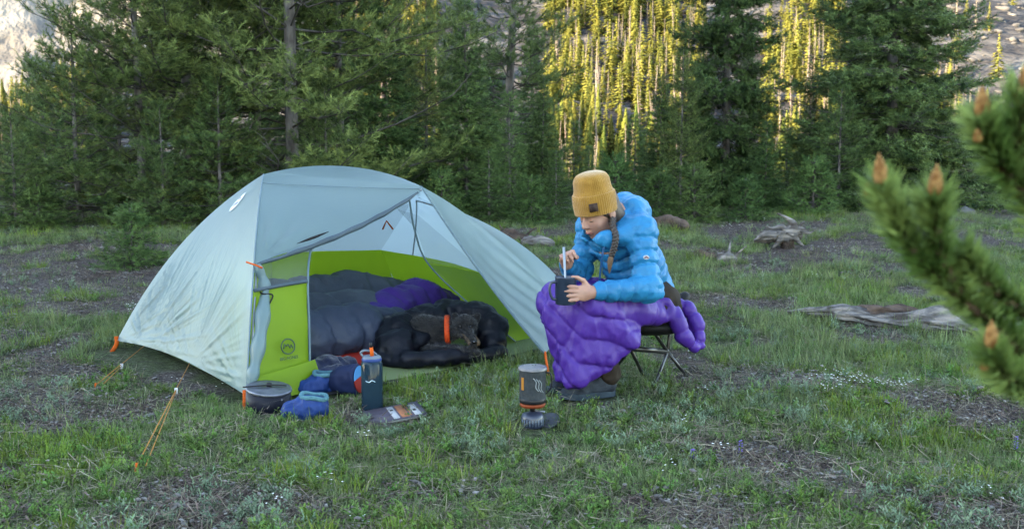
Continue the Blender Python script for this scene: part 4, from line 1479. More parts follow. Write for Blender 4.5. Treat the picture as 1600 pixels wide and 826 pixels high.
# lower walls of lime nylon
wall('inner_wall', ([T(0.40, 1.53, zi), T(1.2, 1.60, zi), T(2.24, 1.50, zi)], [T(0.74, 1.30, 0.50), T(1.2, 1.43, 0.505), T(1.90, 1.36, 0.48)]), M_lime, (50, 20), 0.05, 2)
wall('inner_wall', ([T(0.12, 0.10, zi), T(0.26, 0.8, zi), T(0.42, 1.50, zi)], [T(0.28, 0.20, 0.48), T(0.50, 0.8, 0.50), T(0.74, 1.30, 0.50)]), M_lime, (40, 20), 0.02, 3)
wall('inner_wall', ([T(2.25, 0.12, zi), T(2.27, 0.8, zi), T(2.24, 1.50, zi)], [T(1.83, 0.32, 0.40), T(1.94, 0.8, 0.44), T(1.90, 1.36, 0.48)]), M_lime, (40, 20), 0.03, 4)
wall('inner_wall', ([T(0.07, 0.07, zi), T(0.24, 0.07, 0.10), T(0.385, 0.07, 0.12)], [T(0.16, 0.17, 0.47), T(0.29, 0.14, 0.485), T(0.405, 0.10, 0.50)]), M_lime, (24, 24), 0.02, 5)
wall('inner_wall', ([T(0.07, 0.00, 0.008), T(0.24, -0.015, 0.008), T(0.42, 0.0, 0.010)], [T(0.075, 0.03, 0.11), T(0.24, 0.03, 0.125), T(0.40, 0.045, 0.14)]), M_lime, (24, 10), 0.012, 6)
wall('inner_wall', ([T(1.80, 0.07, 0.04), T(2.02, 0.10, 0.03), T(2.25, 0.12, zi)], [T(1.22, 0.16, 0.52), T(1.5, 0.25, 0.47), T(1.83, 0.32, 0.40)]), M_lime, (24, 24), 0.03, 7)
# mesh upper walls
wall('mesh_wall', ([T(0.16, 0.172, 0.475), T(0.29, 0.142, 0.49), T(0.405, 0.102, 0.505)], [T(0.47, 0.60, 0.78), T(0.58, 0.48, 0.78), T(0.68, 0.36, 0.78)]), M_mesh, (16, 16), 0.0)
wall('mesh_wall', ([T(1.22, 0.162, 0.525), T(1.5, 0.252, 0.475), T(1.83, 0.322, 0.405)], [T(1.05, 0.12, 0.84), T(1.3, 0.5, 0.80), T(1.66, 0.72, 0.74)]), M_mesh, (16, 16), 0.0)
wall('mesh_wall', ([T(0.74, 1.30, 0.50), T(1.2, 1.43, 0.505), T(1.90, 1.36, 0.48)], [T(0.70, 0.90, 0.93), T(1.2, 0.95, 0.96), T(1.72, 0.86, 0.80)]), M_mesh, (24, 16), 0.0)
wall('mesh_wall', ([T(0.28, 0.20, 0.48), T(0.50, 0.8, 0.50), T(0.74, 1.30, 0.50)], [T(0.70, 0.80, 0.93), T(0.72, 0.85, 0.93), T(0.74, 0.90, 0.93)]), M_mesh, (16, 16), 0.0)
dz = spline([T(0.387, 0.065, 0.12), T(0.400, 0.083, 0.32), T(0.407, 0.096, 0.50), T(0.50, 0.20, 0.63), T(0.68, 0.35, 0.78)], 40)
obj('door_binding', make_mesh('door_binding', *tube(dz, 0.005, 6)), M_seam, tent)
obj('door_binding', make_mesh('door_binding', *tube(spline([T(0.985, 0.04, 0.90), T(1.08, 0.10, 0.70), T(1.22, 0.155, 0.52), T(1.45, 0.10, 0.30), T(1.80, 0.062, 0.04)], 40), 0.005, 6)), M_seam, tent)
obj('wall_binding', make_mesh('wall_binding', *tube(spline([T(0.16, 0.165, 0.475), T(0.29, 0.135, 0.49), T(0.405, 0.095, 0.503)], 16), 0.009, 6)), M_trim, tent)
# emblem on the lime panel
def on_panel(u, v):
    return T(0.28 + u, 0.082 - 0.004 + v * 0.16, 0.215 + v)
an = np.linspace(0, 2 * PI, 36)
o1 = obj('emblem', make_mesh('emblem', *tube(np.array([on_panel(0.036 * math.cos(a), 0.034 * math.sin(a)) + [0.0, -0.012, 0] for a in an]), 0.0032, 5, cap=False)), M_print, tent)
pk = [(-0.025, -0.008), (-0.016, 0.012), (-0.008, 0.002), (0.0, 0.010), (0.010, -0.008), (0.017, 0.006), (0.024, -0.010)]
obj('emblem_mark', make_mesh('emblem_mark', *tube(np.array([on_panel(u, v) + [0, -0.012, 0] for u, v in pk]), 0.0034, 5)), M_print, o1)


def text_mesh(s, size, M, loc, name='lettering', depth=0.0006):
    cu = bpy.data.curves.new('t', 'FONT'); cu.body = s; cu.size = size; cu.align_x = 'CENTER'; cu.align_y = 'CENTER'; cu.extrude = depth
    to = bpy.data.objects.new('t', cu); COL.objects.link(to)
    bpy.context.view_layer.update()
    me = bpy.data.meshes.new_from_object(to.evaluated_get(bpy.context.evaluated_depsgraph_get()))
    COL.objects.unlink(to); bpy.data.objects.remove(to)
    R = np.asarray(M)
    V = np.empty(len(me.vertices) * 3, np.float32); me.vertices.foreach_get('co', V)
    V = V.reshape(-1, 3) @ R.T + np.asarray(loc)
    me.vertices.foreach_set('co', V.astype(np.float32).ravel()); me.update(); me.name = name
    return me


e1 = np.array([TU[0], TU[1], 0]); e2 = np.array([TVv[0] * 0.14, TVv[1] * 0.14, 1.0]); e2 /= np.linalg.norm(e2)
obj('lettering', text_mesh('BIG AGNES', 0.020, np.stack([e1, e2, np.cross(e1, e2)], 1), on_panel(0.0, -0.052) + [0.0, -0.016, 0]), M_print, o1)
# hanging loop inside, corner straps, guy lines
obj('hang_loop', make_mesh('hang_loop', *tube(np.array([at(598, 358, 5.9), at(604, 345, 5.88), at(614, 358, 5.9)]), 0.006, 5)), M_orange, tent)
for c, d in ((pB, [0.0, -0.02, 0]), (pA, [-0.03, -0.02, 0])):
    v, f = tube(spline([c + [0.0, -0.005, 0.025], c + [0.002, -0.012, -0.02], c + [d[0], d[1] - 0.01, -0.075]], 8), 0.0125, 8, flat=0.35)
    obj('corner_strap', make_mesh('corner_strap', v, f), M_orange, tent)
obj('corner_strap', make_mesh('corner_strap', *tube(spline([pC + [0, 0, 0.01], pC + [0.005, -0.03, -0.03], pC + [0.02, -0.12, -0.105]], 10), 0.006, 6)), M_orange, tent)


def guy(p0, ground_px, tens):
    e = hit(*ground_px)
    g_ = obj('guyline', make_mesh('guyline', *tube(np.stack([p0, e + [0, 0, 0.02]]), 0.0022, 5)), M_cord, tent)
    m = p0 + (e - p0) * tens
    obj('guyline', make_mesh('guyline', *tube(np.stack([m, e + [0.03, 0.0, 0.02]]), 0.0020, 5)), M_cord, tent)
    obj('tensioner', make_mesh('tensioner', *box(m, (0.012, 0.010, 0.024))), M_emblem, g_)
    v, f = tube(np.array([e + [0, 0, 0.03], e + [-0.02, -0.02, -0.1]]), 0.004, 6)
    obj('stake', make_mesh('stake', v, f), M_orange, tent)


guy(g2, (214, 738), 0.33)
guy(g1 + np.array([0, 0, 0.0]), (150, 608), 0.5)
# ------------------------------------------------------------------ bedding, dog and things around the tent
M_greybag = mat('charcoal_nylon', (0.036, 0.043, 0.060), (0.058, 0.066, 0.088), scale=3, rough=0.5, bump=0.002, bscale=45, spec=0.2)
M_navybag = mat('dark_navy_nylon', (0.018, 0.025, 0.046), (0.030, 0.039, 0.066), scale=3, rough=0.5, bump=0.002, bscale=45, spec=0.2)
M_purple = mat('purple_nylon', (0.034, 0.010, 0.135), (0.046, 0.016, 0.170), scale=3, rough=0.48, bump=0.002, bscale=45, spec=0.2)
M_blackdown = mat('black_down_nylon', (0.0025, 0.003, 0.006), (0.006, 0.007, 0.012), scale=4, rough=0.45, bump=0.002, bscale=50, spec=0.14)
M_red = mat('red_nylon', (0.17, 0.010, 0.008), (0.21, 0.016, 0.010), scale=6, rough=0.6)
M_navy = mat('navy_fleece', (0.004, 0.007, 0.022), (0.009, 0.014, 0.038), scale=20, rough=0.9, sheen=0.2, bump=0.003, bscale=90)


def bag(name, label, cat, m_, pts_, rads, sp, am, flat, h=0.011, wr=0.028, seed=0, group=None, extra=None, cut=None):
    P = np.array(pts_, float)
    mr = max(rads) + 0.06
    F_ = Field(P.min(0) - mr, P.max(0) + mr, h)
    ph = 0.0
    for i in range(len(P) - 1):
        F_.capsule(P[i], P[i + 1], rads[i], rads[i + 1], 0.03, puff=(sp, am, ph), squash=(np.array([0, 0, 1.0]), flat))
        ph += float(np.linalg.norm(P[i + 1] - P[i])) / sp
    if extra: extra(F_)
    F_.wrinkle(wr * 0.5, 0.13, seed, octv=2, mode='soft')
    F_.wrinkle(wr * 0.42, 0.075, seed + 5, octv=3, mode='crease')
    if cut is not None: F_.halfspace(*cut)
    o = obj(name, F_.mesh(name), m_)
    return tag(o, label, cat, group)


GB = 'sleeping bags in the tent'
bag('sleeping_bag', 'charcoal sleeping bag lying furthest back against the lime tent wall', 'sleeping bag', M_greybag,
    [T(0.74, 1.16, 0.17), T(1.0, 1.20, 0.19), T(1.5, 1.22, 0.20), T(1.98, 1.16, 0.15)], [0.18, 0.22, 0.22, 0.17], 0.17, 0.026, 0.80, seed=1, group=GB)
bag('sleeping_bag', 'charcoal sleeping bag in the middle, its edge lying on the purple one', 'sleeping bag', M_greybag,
    [T(0.52, 0.78, 0.12), T(0.8, 0.82, 0.15), T(1.25, 0.84, 0.16), T(1.5, 0.86, 0.10)], [0.20, 0.22, 0.21, 0.16], 0.18, 0.026, 0.78, seed=2, group=GB)
bag('sleeping_bag', 'purple sleeping bag showing between the charcoal bags and the dog', 'sleeping bag', M_purple,
    [T(1.18, 0.62, 0.15), T(1.45, 0.74, 0.19), T(1.75, 0.82, 0.20), T(1.92, 0.84, 0.17)], [0.10, 0.15, 0.17, 0.14], 0.13, 0.020, 0.80, seed=3, group=GB)
bag('sleeping_bag', 'dark navy sleeping bag nearest the door, above the red pad', 'sleeping bag', M_navybag,
    [T(0.36, 0.42, 0.15), T(0.62, 0.45, 0.16), T(0.95, 0.46, 0.17), T(1.25, 0.5, 0.14)], [0.155, 0.165, 0.17, 0.13], 0.18, 0.026, 0.85, seed=4, group=GB)
v, f = box((0, 0, 0), (1.0, 0.50, 0.05), np.stack([[TU[0], TU[1], 0], [TVv[0], TVv[1], 0], [0, 0, 1]], 1))
bmx = bmesh.new(); me = make_mesh('sleeping_pad', v + T(0.85, 0.42, 0.045), f, smooth=False); bmx.from_mesh(me)
bmesh.ops.bevel(bmx, geom=list(bmx.edges), offset=0.018, segments=3, affect='EDGES'); bmx.to_mesh(me); bmx.free()
tag(obj('sleeping_pad', me, M_red), 'red sleeping pad under the navy bag inside the tent', 'sleeping pad')

# ---- dog curled up on a black jacket
dog = thing('dog', 'dark brindle dog with orange collar curled up in a black jacket', 'dog', tuple(T(1.35, 0.25, 0.03)))
dS = at(655, 522, 5.24); dN = at(702, 514, 5.24); dH = at(727, 508, 5.18); dM = at(740, 536, 5.04)
F_ = Field(np.minimum(dS, dM) - 0.36, np.maximum(dS, dH) + 0.36, 0.007)
F_.ball(dS + [0.0, 0.05, -0.02], (0.15, 0.12, 0.11), 0.05)                # chest and shoulder
F_.ball(dS + [-0.14, 0.14, -0.03], (0.17, 0.13, 0.11), 0.06)             # back and haunch
F_.ball(dS + [-0.26, 0.12, -0.05], (0.12, 0.11, 0.10), 0.06)
F_.capsule(dS + [0.03, 0.02, 0.02], dN, 0.082, 0.060, 0.03)              # neck
F_.capsule(dN, dH, 0.055, 0.055, 0.02)
F_.ball(dH + [0, 0.0, 0.0], (0.064, 0.066, 0.056), 0.02)                # skull
F_.capsule(dH + [0.008, -0.04, -0.020], dM, 0.034, 0.024, 0.015)         # muzzle
for e_s, ex in ((1, 0.052), (-1, -0.045)):                                # folded ears
    F_.ball(dH + [ex, 0.012, 0.030], (0.024, 0.012, 0.042), 0.008, M=np.array([[0.85, 0, 0.53 * e_s], [0, 1, 0], [-0.53 * e_s, 0, 0.85]]))
for s_ in (-1, 1):
    F_.ball(dH + [s_ * 0.026 + 0.004, -0.058, 0.004], (0.012, 0.010, 0.009), 0.006, op='cut')
for dx in (-0.03, 0.07):                                                  # forelegs folded under the chin
    F_.capsule(dS + [dx, -0.05, -0.07], dM + [dx * 0.7 - 0.05, 0.01, -0.045], 0.034, 0.024, 0.015)
    F_.ball(dM + [dx * 0.7 - 0.045, 0.0, -0.05], (0.036, 0.030, 0.020), 0.008)
M_dogskin = mat('brindle_coat', (0.003, 0.003, 0.004), (0.015, 0.014, 0.014), scale=26, rough=0.8, bump=0.004, bscale=120, stretch=(1, 1, 2), sheen=0.2)
dme = F_.mesh('dog_body')
body_d = obj('dog_body', dme, M_dogskin, dog)
M_nose = mat('black_nose', (0.003, 0.003, 0.004), rough=0.25, spec=0.6)
obj('nose', make_mesh('nose', *lathe([(0, -0.010), (0.009, -0.008), (0.013, 0.0), (0.010, 0.008), (0, 0.011)], 14, dM + [0.004, -0.021, 0.010])), M_nose, dog)
for s_ in (-1, 1):
    obj('eye', make_mesh('eye', *lathe([(0, -0.007), (0.006, -0.004), (0.0075, 0.0), (0.006, 0.004), (0, 0.007)], 12, dH + [s_ * 0.026 + 0.004, -0.057, 0.003])), M_nose, dog)
M_tan = mat('tan_muzzle', (0.055, 0.035, 0.02), (0.10, 0.07, 0.045), scale=60, rough=0.8)
for s_ in (-1, 1):
    obj('tan_mark', make_mesh('tan_mark', *tube(spline([dH + [s_ * 0.024 + 0.012, -0.066, -0.028], dM + [s_ * 0.022, 0.0, 0.004], dM + [s_ * 0.016, -0.016, -0.004]], 8), [0.004, 0.010, 0.012, 0.013, 0.013, 0.012, 0.009, 0.003], 8)), M_tan, dog)
# coat: short hairs on the body
DV = np.empty(len(dme.vertices) * 3, np.float32); dme.vertices.foreach_get('co', DV); DV = DV.reshape(-1, 3)
DN = np.empty(len(dme.vertices) * 3, np.float32); dme.vertex_normals.foreach_get('vector', DN); DN = DN.reshape(-1, 3)
rd = np.random.default_rng(12)
pick = rd.integers(0, len(DV), 9000)
p, nn = DV[pick], DN[pick]
dirn = nn * 0.6 + np.array([-0.7, 0.2, 0.1]) + rd.normal(0, 0.3, p.shape)
tv = np.array([[-0.0012, 0, 0], [0.0012, 0, 0], [0, 1.0, 0]])
V, F = instance(tv, np.array([[0, 1, 2]]), frames(dirn, roll=rd.random(len(p)) * 6), p, np.stack([np.ones(len(p)), 0.016 + 0.014 * rd.random(len(p)), np.ones(len(p))], 1))
M_fur = mat('brindle_hair', (0.004, 0.004, 0.006), (0.034, 0.034, 0.040), scale=40, rough=0.6, coords='Object')
tag(obj('coat', make_mesh('coat', V, F, smooth=False), M_fur, dog), kind='stuff')
# collar: a band round the neck
ca = np.linspace(0, 2 * PI, 33)
ax_ = (dN - dS); ax_ /= np.linalg.norm(ax_)
ax_ = ax_ * np.array([1, 0.3, 0.2]); ax_ /= np.linalg.norm(ax_)
s1 = np.cross(ax_, [0, 0, 1.0]); s1 /= np.linalg.norm(s1); s2 = np.cross(s1, ax_)
prof = [(-0.013, 0.080), (0.013, 0.080), (0.013, 0.074), (-0.013, 0.074)]
cp = dN + np.array([-0.008, 0.0, -0.005])
V = np.array([[cp + ax_ * w + (s1 * math.cos(a) + s2 * math.sin(a)) * r_ for w, r_ in prof] for a in ca[:-1]]).reshape(-1, 3)
Fq = np.array([[i * 4 + j, ((i + 1) % 32) * 4 + j, ((i + 1) % 32) * 4 + (j + 1) % 4, i * 4 + (j + 1) % 4] for i in range(32) for j in range(4)])
M_collar = mat('orange_collar', (0.42, 0.040, 0.010), (0.50, 0.060, 0.016), scale=60, rough=0.6)
obj('collar', make_mesh('collar', V, Fq, smooth=False), M_collar, dog)

# black down jacket wrapped round the dog
jb = lambda px, py, Y: at(px, py, Y)
F_ = Field(at(585, 600, 4.9) - [0.05, 0.2, 0.12], at(800, 465, 5.7) + [0.1, 0.2, 0.08], 0.010)
F_.chain([jb(600, 548, 5.15), jb(622, 515, 5.25), jb(655, 496, 5.40), jb(705, 488, 5.45), jb(748, 494, 5.40)], [0.07, 0.08, 0.065, 0.07, 0.09], 0.03, puff=(0.09, 0.016, 0))
F_.chain([jb(742, 500, 5.42), jb(764, 516, 5.36), jb(772, 532, 5.30)], [0.10, 0.10, 0.075], 0.03, puff=(0.08, 0.012, 0))
F_.chain([jb(595, 560, 5.02), jb(640, 562, 4.98), jb(690, 558, 5.0), jb(740, 556, 5.1), jb(782, 550, 5.2)], [0.045, 0.060, 0.048, 0.060, 0.04], 0.03, squash=(np.array([0, 0, 1.0]), 0.75))
F_.tri(jb(606, 525, 5.2), jb(688, 496, 5.36), jb(636, 556, 5.02), 0.028, 0.05)
F_.tri(jb(606, 525, 5.2), jb(636, 556, 5.02), jb(596, 560, 5.05), 0.03, 0.05)
F_.ball(jb(618, 540, 5.08), (0.10, 0.10, 0.09), 0.04)
F_.ball(at(690, 520, 5.0), (0.13, 0.13, 0.085), 0.02, op='cut')
F_.ball(at(732, 522, 4.95), (0.09, 0.14, 0.075), 0.02, op='cut')
F_.wrinkle(0.012, 0.10, 9, octv=2, mode='soft')
F_.wrinkle(0.009, 0.05, 10, octv=2)
F_.halfspace((0, 0, 0.03), (0, 0, -1))
tag(obj('down_jacket', F_.mesh('down_jacket'), M_blackdown), 'black puffy jacket wrapped round the sleeping dog', 'jacket')

# ---- navy clothes and the blue red stuff sack in the doorway
F_ = Field(at(465, 620, 4.4) - [0.08, 0.2, 0.06], at(565, 560, 4.9) + [0.1, 0.2, 0.08], 0.008)
F_.chain([at(483, 580, 4.68), at(510, 574, 4.78), at(545, 572, 4.88)], [0.040, 0.052, 0.045], 0.03)
F_.chain([at(490, 592, 4.60), at(525, 588, 4.66), at(548, 592, 4.66)], [0.036, 0.05, 0.038], 0.03)
F_.wrinkle(0.018, 0.05, 21)
F_.halfspace((0, 0, 0.005), (0, 0, -1))
tag(obj('clothes', F_.mesh('clothes'), M_navy), 'crumpled navy clothes at the tent door', 'clothes')

sk = thing('stuff_sack', 'dark blue sack with sky blue and red end behind the water bottle', 'stuff sack', tuple(hit(550, 620)))
c = hit(550, 620); base = c + [0, 0.02, 0.07]
F_ = Field(base - 0.17, base + 0.17, 0.006)
axd = np.array([0.85, -0.25, 0.12]); axd /= np.linalg.norm(axd)
F_.capsule(base - axd * 0.045, base + axd * 0.02, 0.068, 0.072, 0)
F_.wrinkle(0.006, 0.05, 4)
F_.halfspace(base + axd * 0.035, axd, 0.01)
M_sack = mat('sack_navy', (0.005, 0.010, 0.034), (0.009, 0.016, 0.048), scale=8, rough=0.6)
obj('body', F_.mesh('body'), M_sack, sk)
s1 = np.cross(axd, [0, 0, 1.0]); s1 /= np.linalg.norm(s1); s2 = np.cross(s1, axd)
def disc_part(name, m_, lo, hi):
    an_ = np.linspace(lo, hi, 18)
    R_ = 0.062
    ring = np.array([base + axd * 0.0385 + (s1 * math.cos(a) + s2 * math.sin(a)) * R_ for a in an_])
    ring2 = ring + axd * 0.003
    V = np.concatenate([ring, ring2]); n_ = len(ring)
    Fl = [list(range(n_, 2 * n_))] + [list(range(n_))[::-1]] + [[i, (i + 1) % n_, n_ + (i + 1) % n_, n_ + i] for i in range(n_)]
    obj(name, make_mesh(name, V, Fl, smooth=False), m_, sk)
M_sky = mat('sky_blue_nylon', (0.020, 0.135, 0.30), (0.03, 0.165, 0.35), scale=10, rough=0.55)
disc_part('blue_panel', M_sky, 0.08, PI - 0.35)
disc_part('red_panel', M_red, PI - 0.33, 2 * PI + 0.06)

# ---- camp booties
def bootie(label, px, py, turn, tilt):
    c = hit(px, py)
    t = thing('camp_bootie', label, 'bootie', tuple(c), 'blue camp booties')
    R = rotz(turn)
    loc = lambda x, y, z: c + R @ np.array([x, y, z])
    F_ = Field(c - 0.17, c + [0.17, 0.17, 0.19], 0.005)
    F_.chain([loc(-0.055, 0, 0.034), loc(0.0, 0, 0.040), loc(0.05, 0, 0.045)], [0.040, 0.048, 0.048], 0.02, squash=(R @ np.array([0, 1.0, 0]), 1.15))
    F_.capsule(loc(0.035, 0, 0.05), loc(0.04, 0, 0.085), 0.052, 0.055, 0.02)
    F_.wrinkle(0.012, 0.04, 5)
    F_.capsule(loc(0.04, 0, 0.10), loc(0.042, 0, 0.15), 0.041, 0.045, 0, op='cut')
    F_.halfspace(loc(0, 0, 0.098), R @ np.array([0.15, 0, 1.0]))
    F_.halfspace(loc(0, 0, 0.0), np.array([0, 0, -1.0]))
    M_boot = mat('royal_blue_shell', (0.004, 0.020, 0.085), (0.008, 0.030, 0.12), scale=8, rough=0.55)
    obj('shell', F_.mesh('shell'), M_boot, t)
    an_ = np.linspace(0, 2 * PI, 30)
    ringp = np.array([loc(0.040 + 0.052 * math.cos(a), 0.050 * math.sin(a), 0.094 - 0.007 * math.cos(a) + 0.004 * math.sin(3 * a)) for a in an_])
    M_cuff = mat('teal_fleece_cuff', (0.035, 0.105, 0.135), (0.06, 0.15, 0.17), scale=60, rough=0.95, bump=0.003, bscale=200)
    obj('cuff', make_mesh('cuff', *tube(ringp, 0.010, 8, cap=False)), M_cuff, t)
    return t


bootie('blue bootie with grey teal cuff nearer the tent door', 496, 617, 0.4, 0)
bootie('blue bootie with teal cuff lying further out in the grass', 476, 655, 0.15, 0)

# ---- cooking pot with lid
c = hit(418, 641)
pot = thing('cooking_pot', 'dark cooking pot with silver rim and folded handle beside the tent corner', 'pot', tuple(c))
tiltM = np.array(Matrix.Rotation(math.radians(6), 3, 'Y') @ Matrix.Rotation(math.radians(5), 3, 'X'))
M_potside = mat('hard_anodised', (0.004, 0.005, 0.010), (0.008, 0.009, 0.016), scale=30, rough=0.5, spec=0.15)
M_steel = mat('brushed_steel', (0.10, 0.11, 0.13), (0.15, 0.16, 0.19), scale=40, rough=0.42, metal=0.7)
M_plas = mat('black_plastic', (0.012, 0.012, 0.014), rough=0.4)
obj('pot_body', make_mesh('pot_body', *lathe([(0, 0), (0.086, 0.0), (0.093, 0.008), (0.095, 0.09), (0.090, 0.09), (0.088, 0.012), (0, 0.010)], 48, c, tiltM)), M_potside, pot)
lid = obj('lid', make_mesh('lid', *lathe([(0.089, 0.088), (0.097, 0.090), (0.0985, 0.096), (0.096, 0.102), (0.088, 0.1005), (0.07, 0.1035), (0.03, 0.106), (0, 0.1065)], 48, c, tiltM)), M_steel, pot)
R = tiltM
P_ = lambda x, y, z: c + R @ np.array([x, y, z])
obj('knob', make_mesh('knob', *lathe([(0.0, 0.106), (0.010, 0.107), (0.012, 0.116), (0.010, 0.122), (0, 0.123)], 16, c, tiltM)), M_plas, lid)
obj('handle', make_mesh('handle', *tube(spline([P_(-0.10, -0.05, 0.108), P_(-0.05, -0.03, 0.112), P_(0.02, 0.0, 0.115), P_(0.07, 0.02, 0.111)], 20), 0.0055, 8, flat=0.6)), M_plas, pot)
obj('rivet', make_mesh('rivet', *lathe([(0, 0), (0.005, 0.001), (0.004, 0.004), (0, 0.005)], 10, P_(0.071, -0.064, 0.075), np.array([[0.7, 0.1, 0.68], [0.1, 0.97, -0.7], [-0.68, 0.7, 0.1]]))), M_steel, pot)

# ---- water bottle
c = hit(582, 645)
bot = thing('water_bottle', 'smoky blue water bottle with orange drinking straw', 'water bottle', tuple(c))
M_bot = bpy.data.materials.new('smoky_tritan'); M_bot.use_nodes = True
bp2 = M_bot.node_tree.nodes['Principled BSDF']
bp2.inputs['Base Color'].default_value = (0.022, 0.052, 0.078, 1); bp2.inputs['Roughness'].default_value = 0.08
bp2.inputs['Transmission Weight'].default_value = 0.6; bp2.inputs['IOR'].default_value = 1.2
M_navyplas = mat('navy_plastic', (0.015, 0.035, 0.12), (0.02, 0.045, 0.15), scale=20, rough=0.35)
M_greyplas = mat('grey_plastic', (0.09, 0.115, 0.145), rough=0.35)
obj('bottle_body', make_mesh('bottle_body', *lathe([(0, 0.0), (0.038, 0.0), (0.044, 0.006), (0.0455, 0.02), (0.0455, 0.205), (0.040, 0.220), (0.033, 0.226), (0.033, 0.232), (0.030, 0.232), (0.030, 0.224), (0.038, 0.215), (0.0425, 0.20), (0.0425, 0.02), (0.036, 0.005), (0, 0.005)], 40, c)), M_bot, bot)
M_water = bpy.data.materials.new('water_in_bottle'); M_water.use_nodes = True
wp = M_water.node_tree.nodes['Principled BSDF']; wp.inputs['Base Color'].default_value = (0.35, 0.5, 0.55, 1); wp.inputs['Transmission Weight'].default_value = 0.9; wp.inputs['Roughness'].default_value = 0.02; wp.inputs['IOR'].default_value = 1.33
obj('water', make_mesh('water', *lathe([(0, 0.006), (0.036, 0.0065), (0.042, 0.021), (0.042, 0.15), (0, 0.15)], 40, c)), M_water, bot)
cap_ = obj('cap', make_mesh('cap', *lathe([(0, 0.240), (0.034, 0.240), (0.0395, 0.236), (0.0395, 0.218), (0.041, 0.214), (0.039, 0.212)], 32, c)), M_greyplas, bot)
obj('cap_band', make_mesh('cap_band', *lathe([(0.0405, 0.218), (0.0425, 0.220), (0.0425, 0.229), (0.0405, 0.231)], 32, c)), M_navyplas, cap_)
obj('cap_loop', make_mesh('cap_loop', *tube(spline([c + [-0.036, 0, 0.236], c + [-0.046, 0, 0.252], c + [-0.03, 0, 0.262], c + [0.0, 0.01, 0.256], c + [0.02, 0.01, 0.242]], 20), 0.005, 8)), M_greyplas, cap_)
obj('straw', make_mesh('straw', *tube(np.array([c + [0.002, -0.005, 0.238], c + [0.001, -0.005, 0.262], c + [-0.001, -0.004, 0.276]]), [0.0085, 0.008, 0.0075], 12)), M_orange, bot)
obj('straw_tip', make_mesh('straw_tip', *tube(np.array([c + [-0.001, -0.004, 0.2762], c + [-0.004, -0.004, 0.296]]), 0.0065, 10)), M_plas, bot)
obj('drinking_tube', make_mesh('drinking_tube', *tube(np.array([c + [0.003, -0.038, 0.212], c + [0.004, -0.038, 0.012]]), 0.0038, 8)), mat('clear_tube', (0.5, 0.6, 0.66), rough=0.2), bot)
Rt = np.array([[1, 0, 0], [0, 0, -1], [0, 1, 0]], float)
mk = spline([c + [-0.020, -0.0466, 0.140], c + [-0.005, -0.0475, 0.136], c + [0.006, -0.0475, 0.143], c + [0.020, -0.0466, 0.137]], 20)
obj('print_mark', make_mesh('print_mark', *tube(mk, 0.0016, 5)), mat('pale_print', (0.45, 0.55, 0.6), rough=0.5), bot)

# ---- guide book lying in the grass
c = hit(617, 656) + [0, 0, 0.012]
book = thing('guide_book', 'open topped paperback with grey, white and orange stripes lying in the grass', 'book', tuple(c))
book['label'] = 'thin paperback with grey white and orange striped cover lying in the grass'
e1 = np.array([0.93, 0.36, 0.10]); e1 /= np.linalg.norm(e1); e2 = np.array([-0.50, 0.86, 0.10]); e2 -= e1 * (e1 @ e2); e2 /= np.linalg.norm(e2); e3 = np.cross(e1, e2)
BM = np.stack([e1, e2, e3], 1)
M_paper = mat('paper_edge', (0.25, 0.24, 0.22), (0.3, 0.29, 0.27), scale=200, rough=0.9, stretch=(0.1, 0.1, 4))
obj('pages', make_mesh('pages', *box(c, (0.230, 0.150, 0.010), BM), smooth=False), M_paper, book)
M_cov = mat('grey_violet_cover', (0.048, 0.042, 0.058), (0.068, 0.058, 0.076), scale=20, rough=0.45)
cov = obj('cover', make_mesh('cover', *box(c + e3 * 0.0062, (0.238, 0.158, 0.0018), BM), smooth=False), M_cov, book)
M_wh = mat('white_ink', (0.27, 0.27, 0.275), rough=0.5); M_or = mat('orange_ink', (0.27, 0.10, 0.045), (0.21, 0.085, 0.045), scale=50, rough=0.5); M_bk = mat('black_ink', (0.02, 0.02, 0.02), rough=0.5)
for nm, m_, u0, u1, v0, v1, dz_ in (('white_stripe', M_wh, -0.020, 0.006, -0.068, 0.068, 0.0004), ('orange_stripe', M_or, 0.014, 0.048, -0.068, 0.068, 0.0004), ('thin_stripe', M_or, 0.054, 0.060, -0.06, 0.066, 0.0004), ('white_stripe', M_wh, 0.070, 0.098, -0.068, 0.055, 0.0004), ('black_mark', M_bk, -0.014, -0.001, 0.02, 0.034, 0.0012), ('black_mark', M_bk, 0.076, 0.088, -0.02, 0.0, 0.0012)):
    obj(nm, make_mesh(nm, *box(c + e1 * (u0 + u1) / 2 + e2 * (v0 + v1) / 2 + e3 * (0.0072 + dz_), (u1 - u0, v1 - v0, 0.0008), BM), smooth=False), m_, cov)

# ---- stove: cup on burner on gas canister
c = hit(832, 668)
stv = thing('camp_stove', 'grey cooking cup on a burner and gas canister by the tent stake', 'stove', tuple(c))
M_cozy = mat('grey_cozy', (0.022, 0.027, 0.031), (0.034, 0.040, 0.045), scale=60, rough=0.85, bump=0.002, bscale=150)
M_can = mat('canister', (0.010, 0.014, 0.028), (0.02, 0.026, 0.045), scale=10, rough=0.35, spec=0.5)
can = obj('gas_canister', make_mesh('gas_canister', *lathe([(0, 0), (0.043, 0.0), (0.046, 0.006), (0.046, 0.040), (0.040, 0.052), (0.020, 0.058), (0.012, 0.062), (0, 0.062)], 36, c)), M_can, stv)
for k_ in range(9):
    a = -2.6 + k_ * 0.26
    p0 = c + np.array([math.cos(a) * 0.0465, math.sin(a) * 0.0465, 0.010]); p1 = c + np.array([math.cos(a) * 0.0465, math.sin(a) * 0.0465, 0.036])
    obj('print_stripe', make_mesh('print_stripe', *tube(np.stack([p0, p1]), 0.0022, 5)), M_greyplas, can)
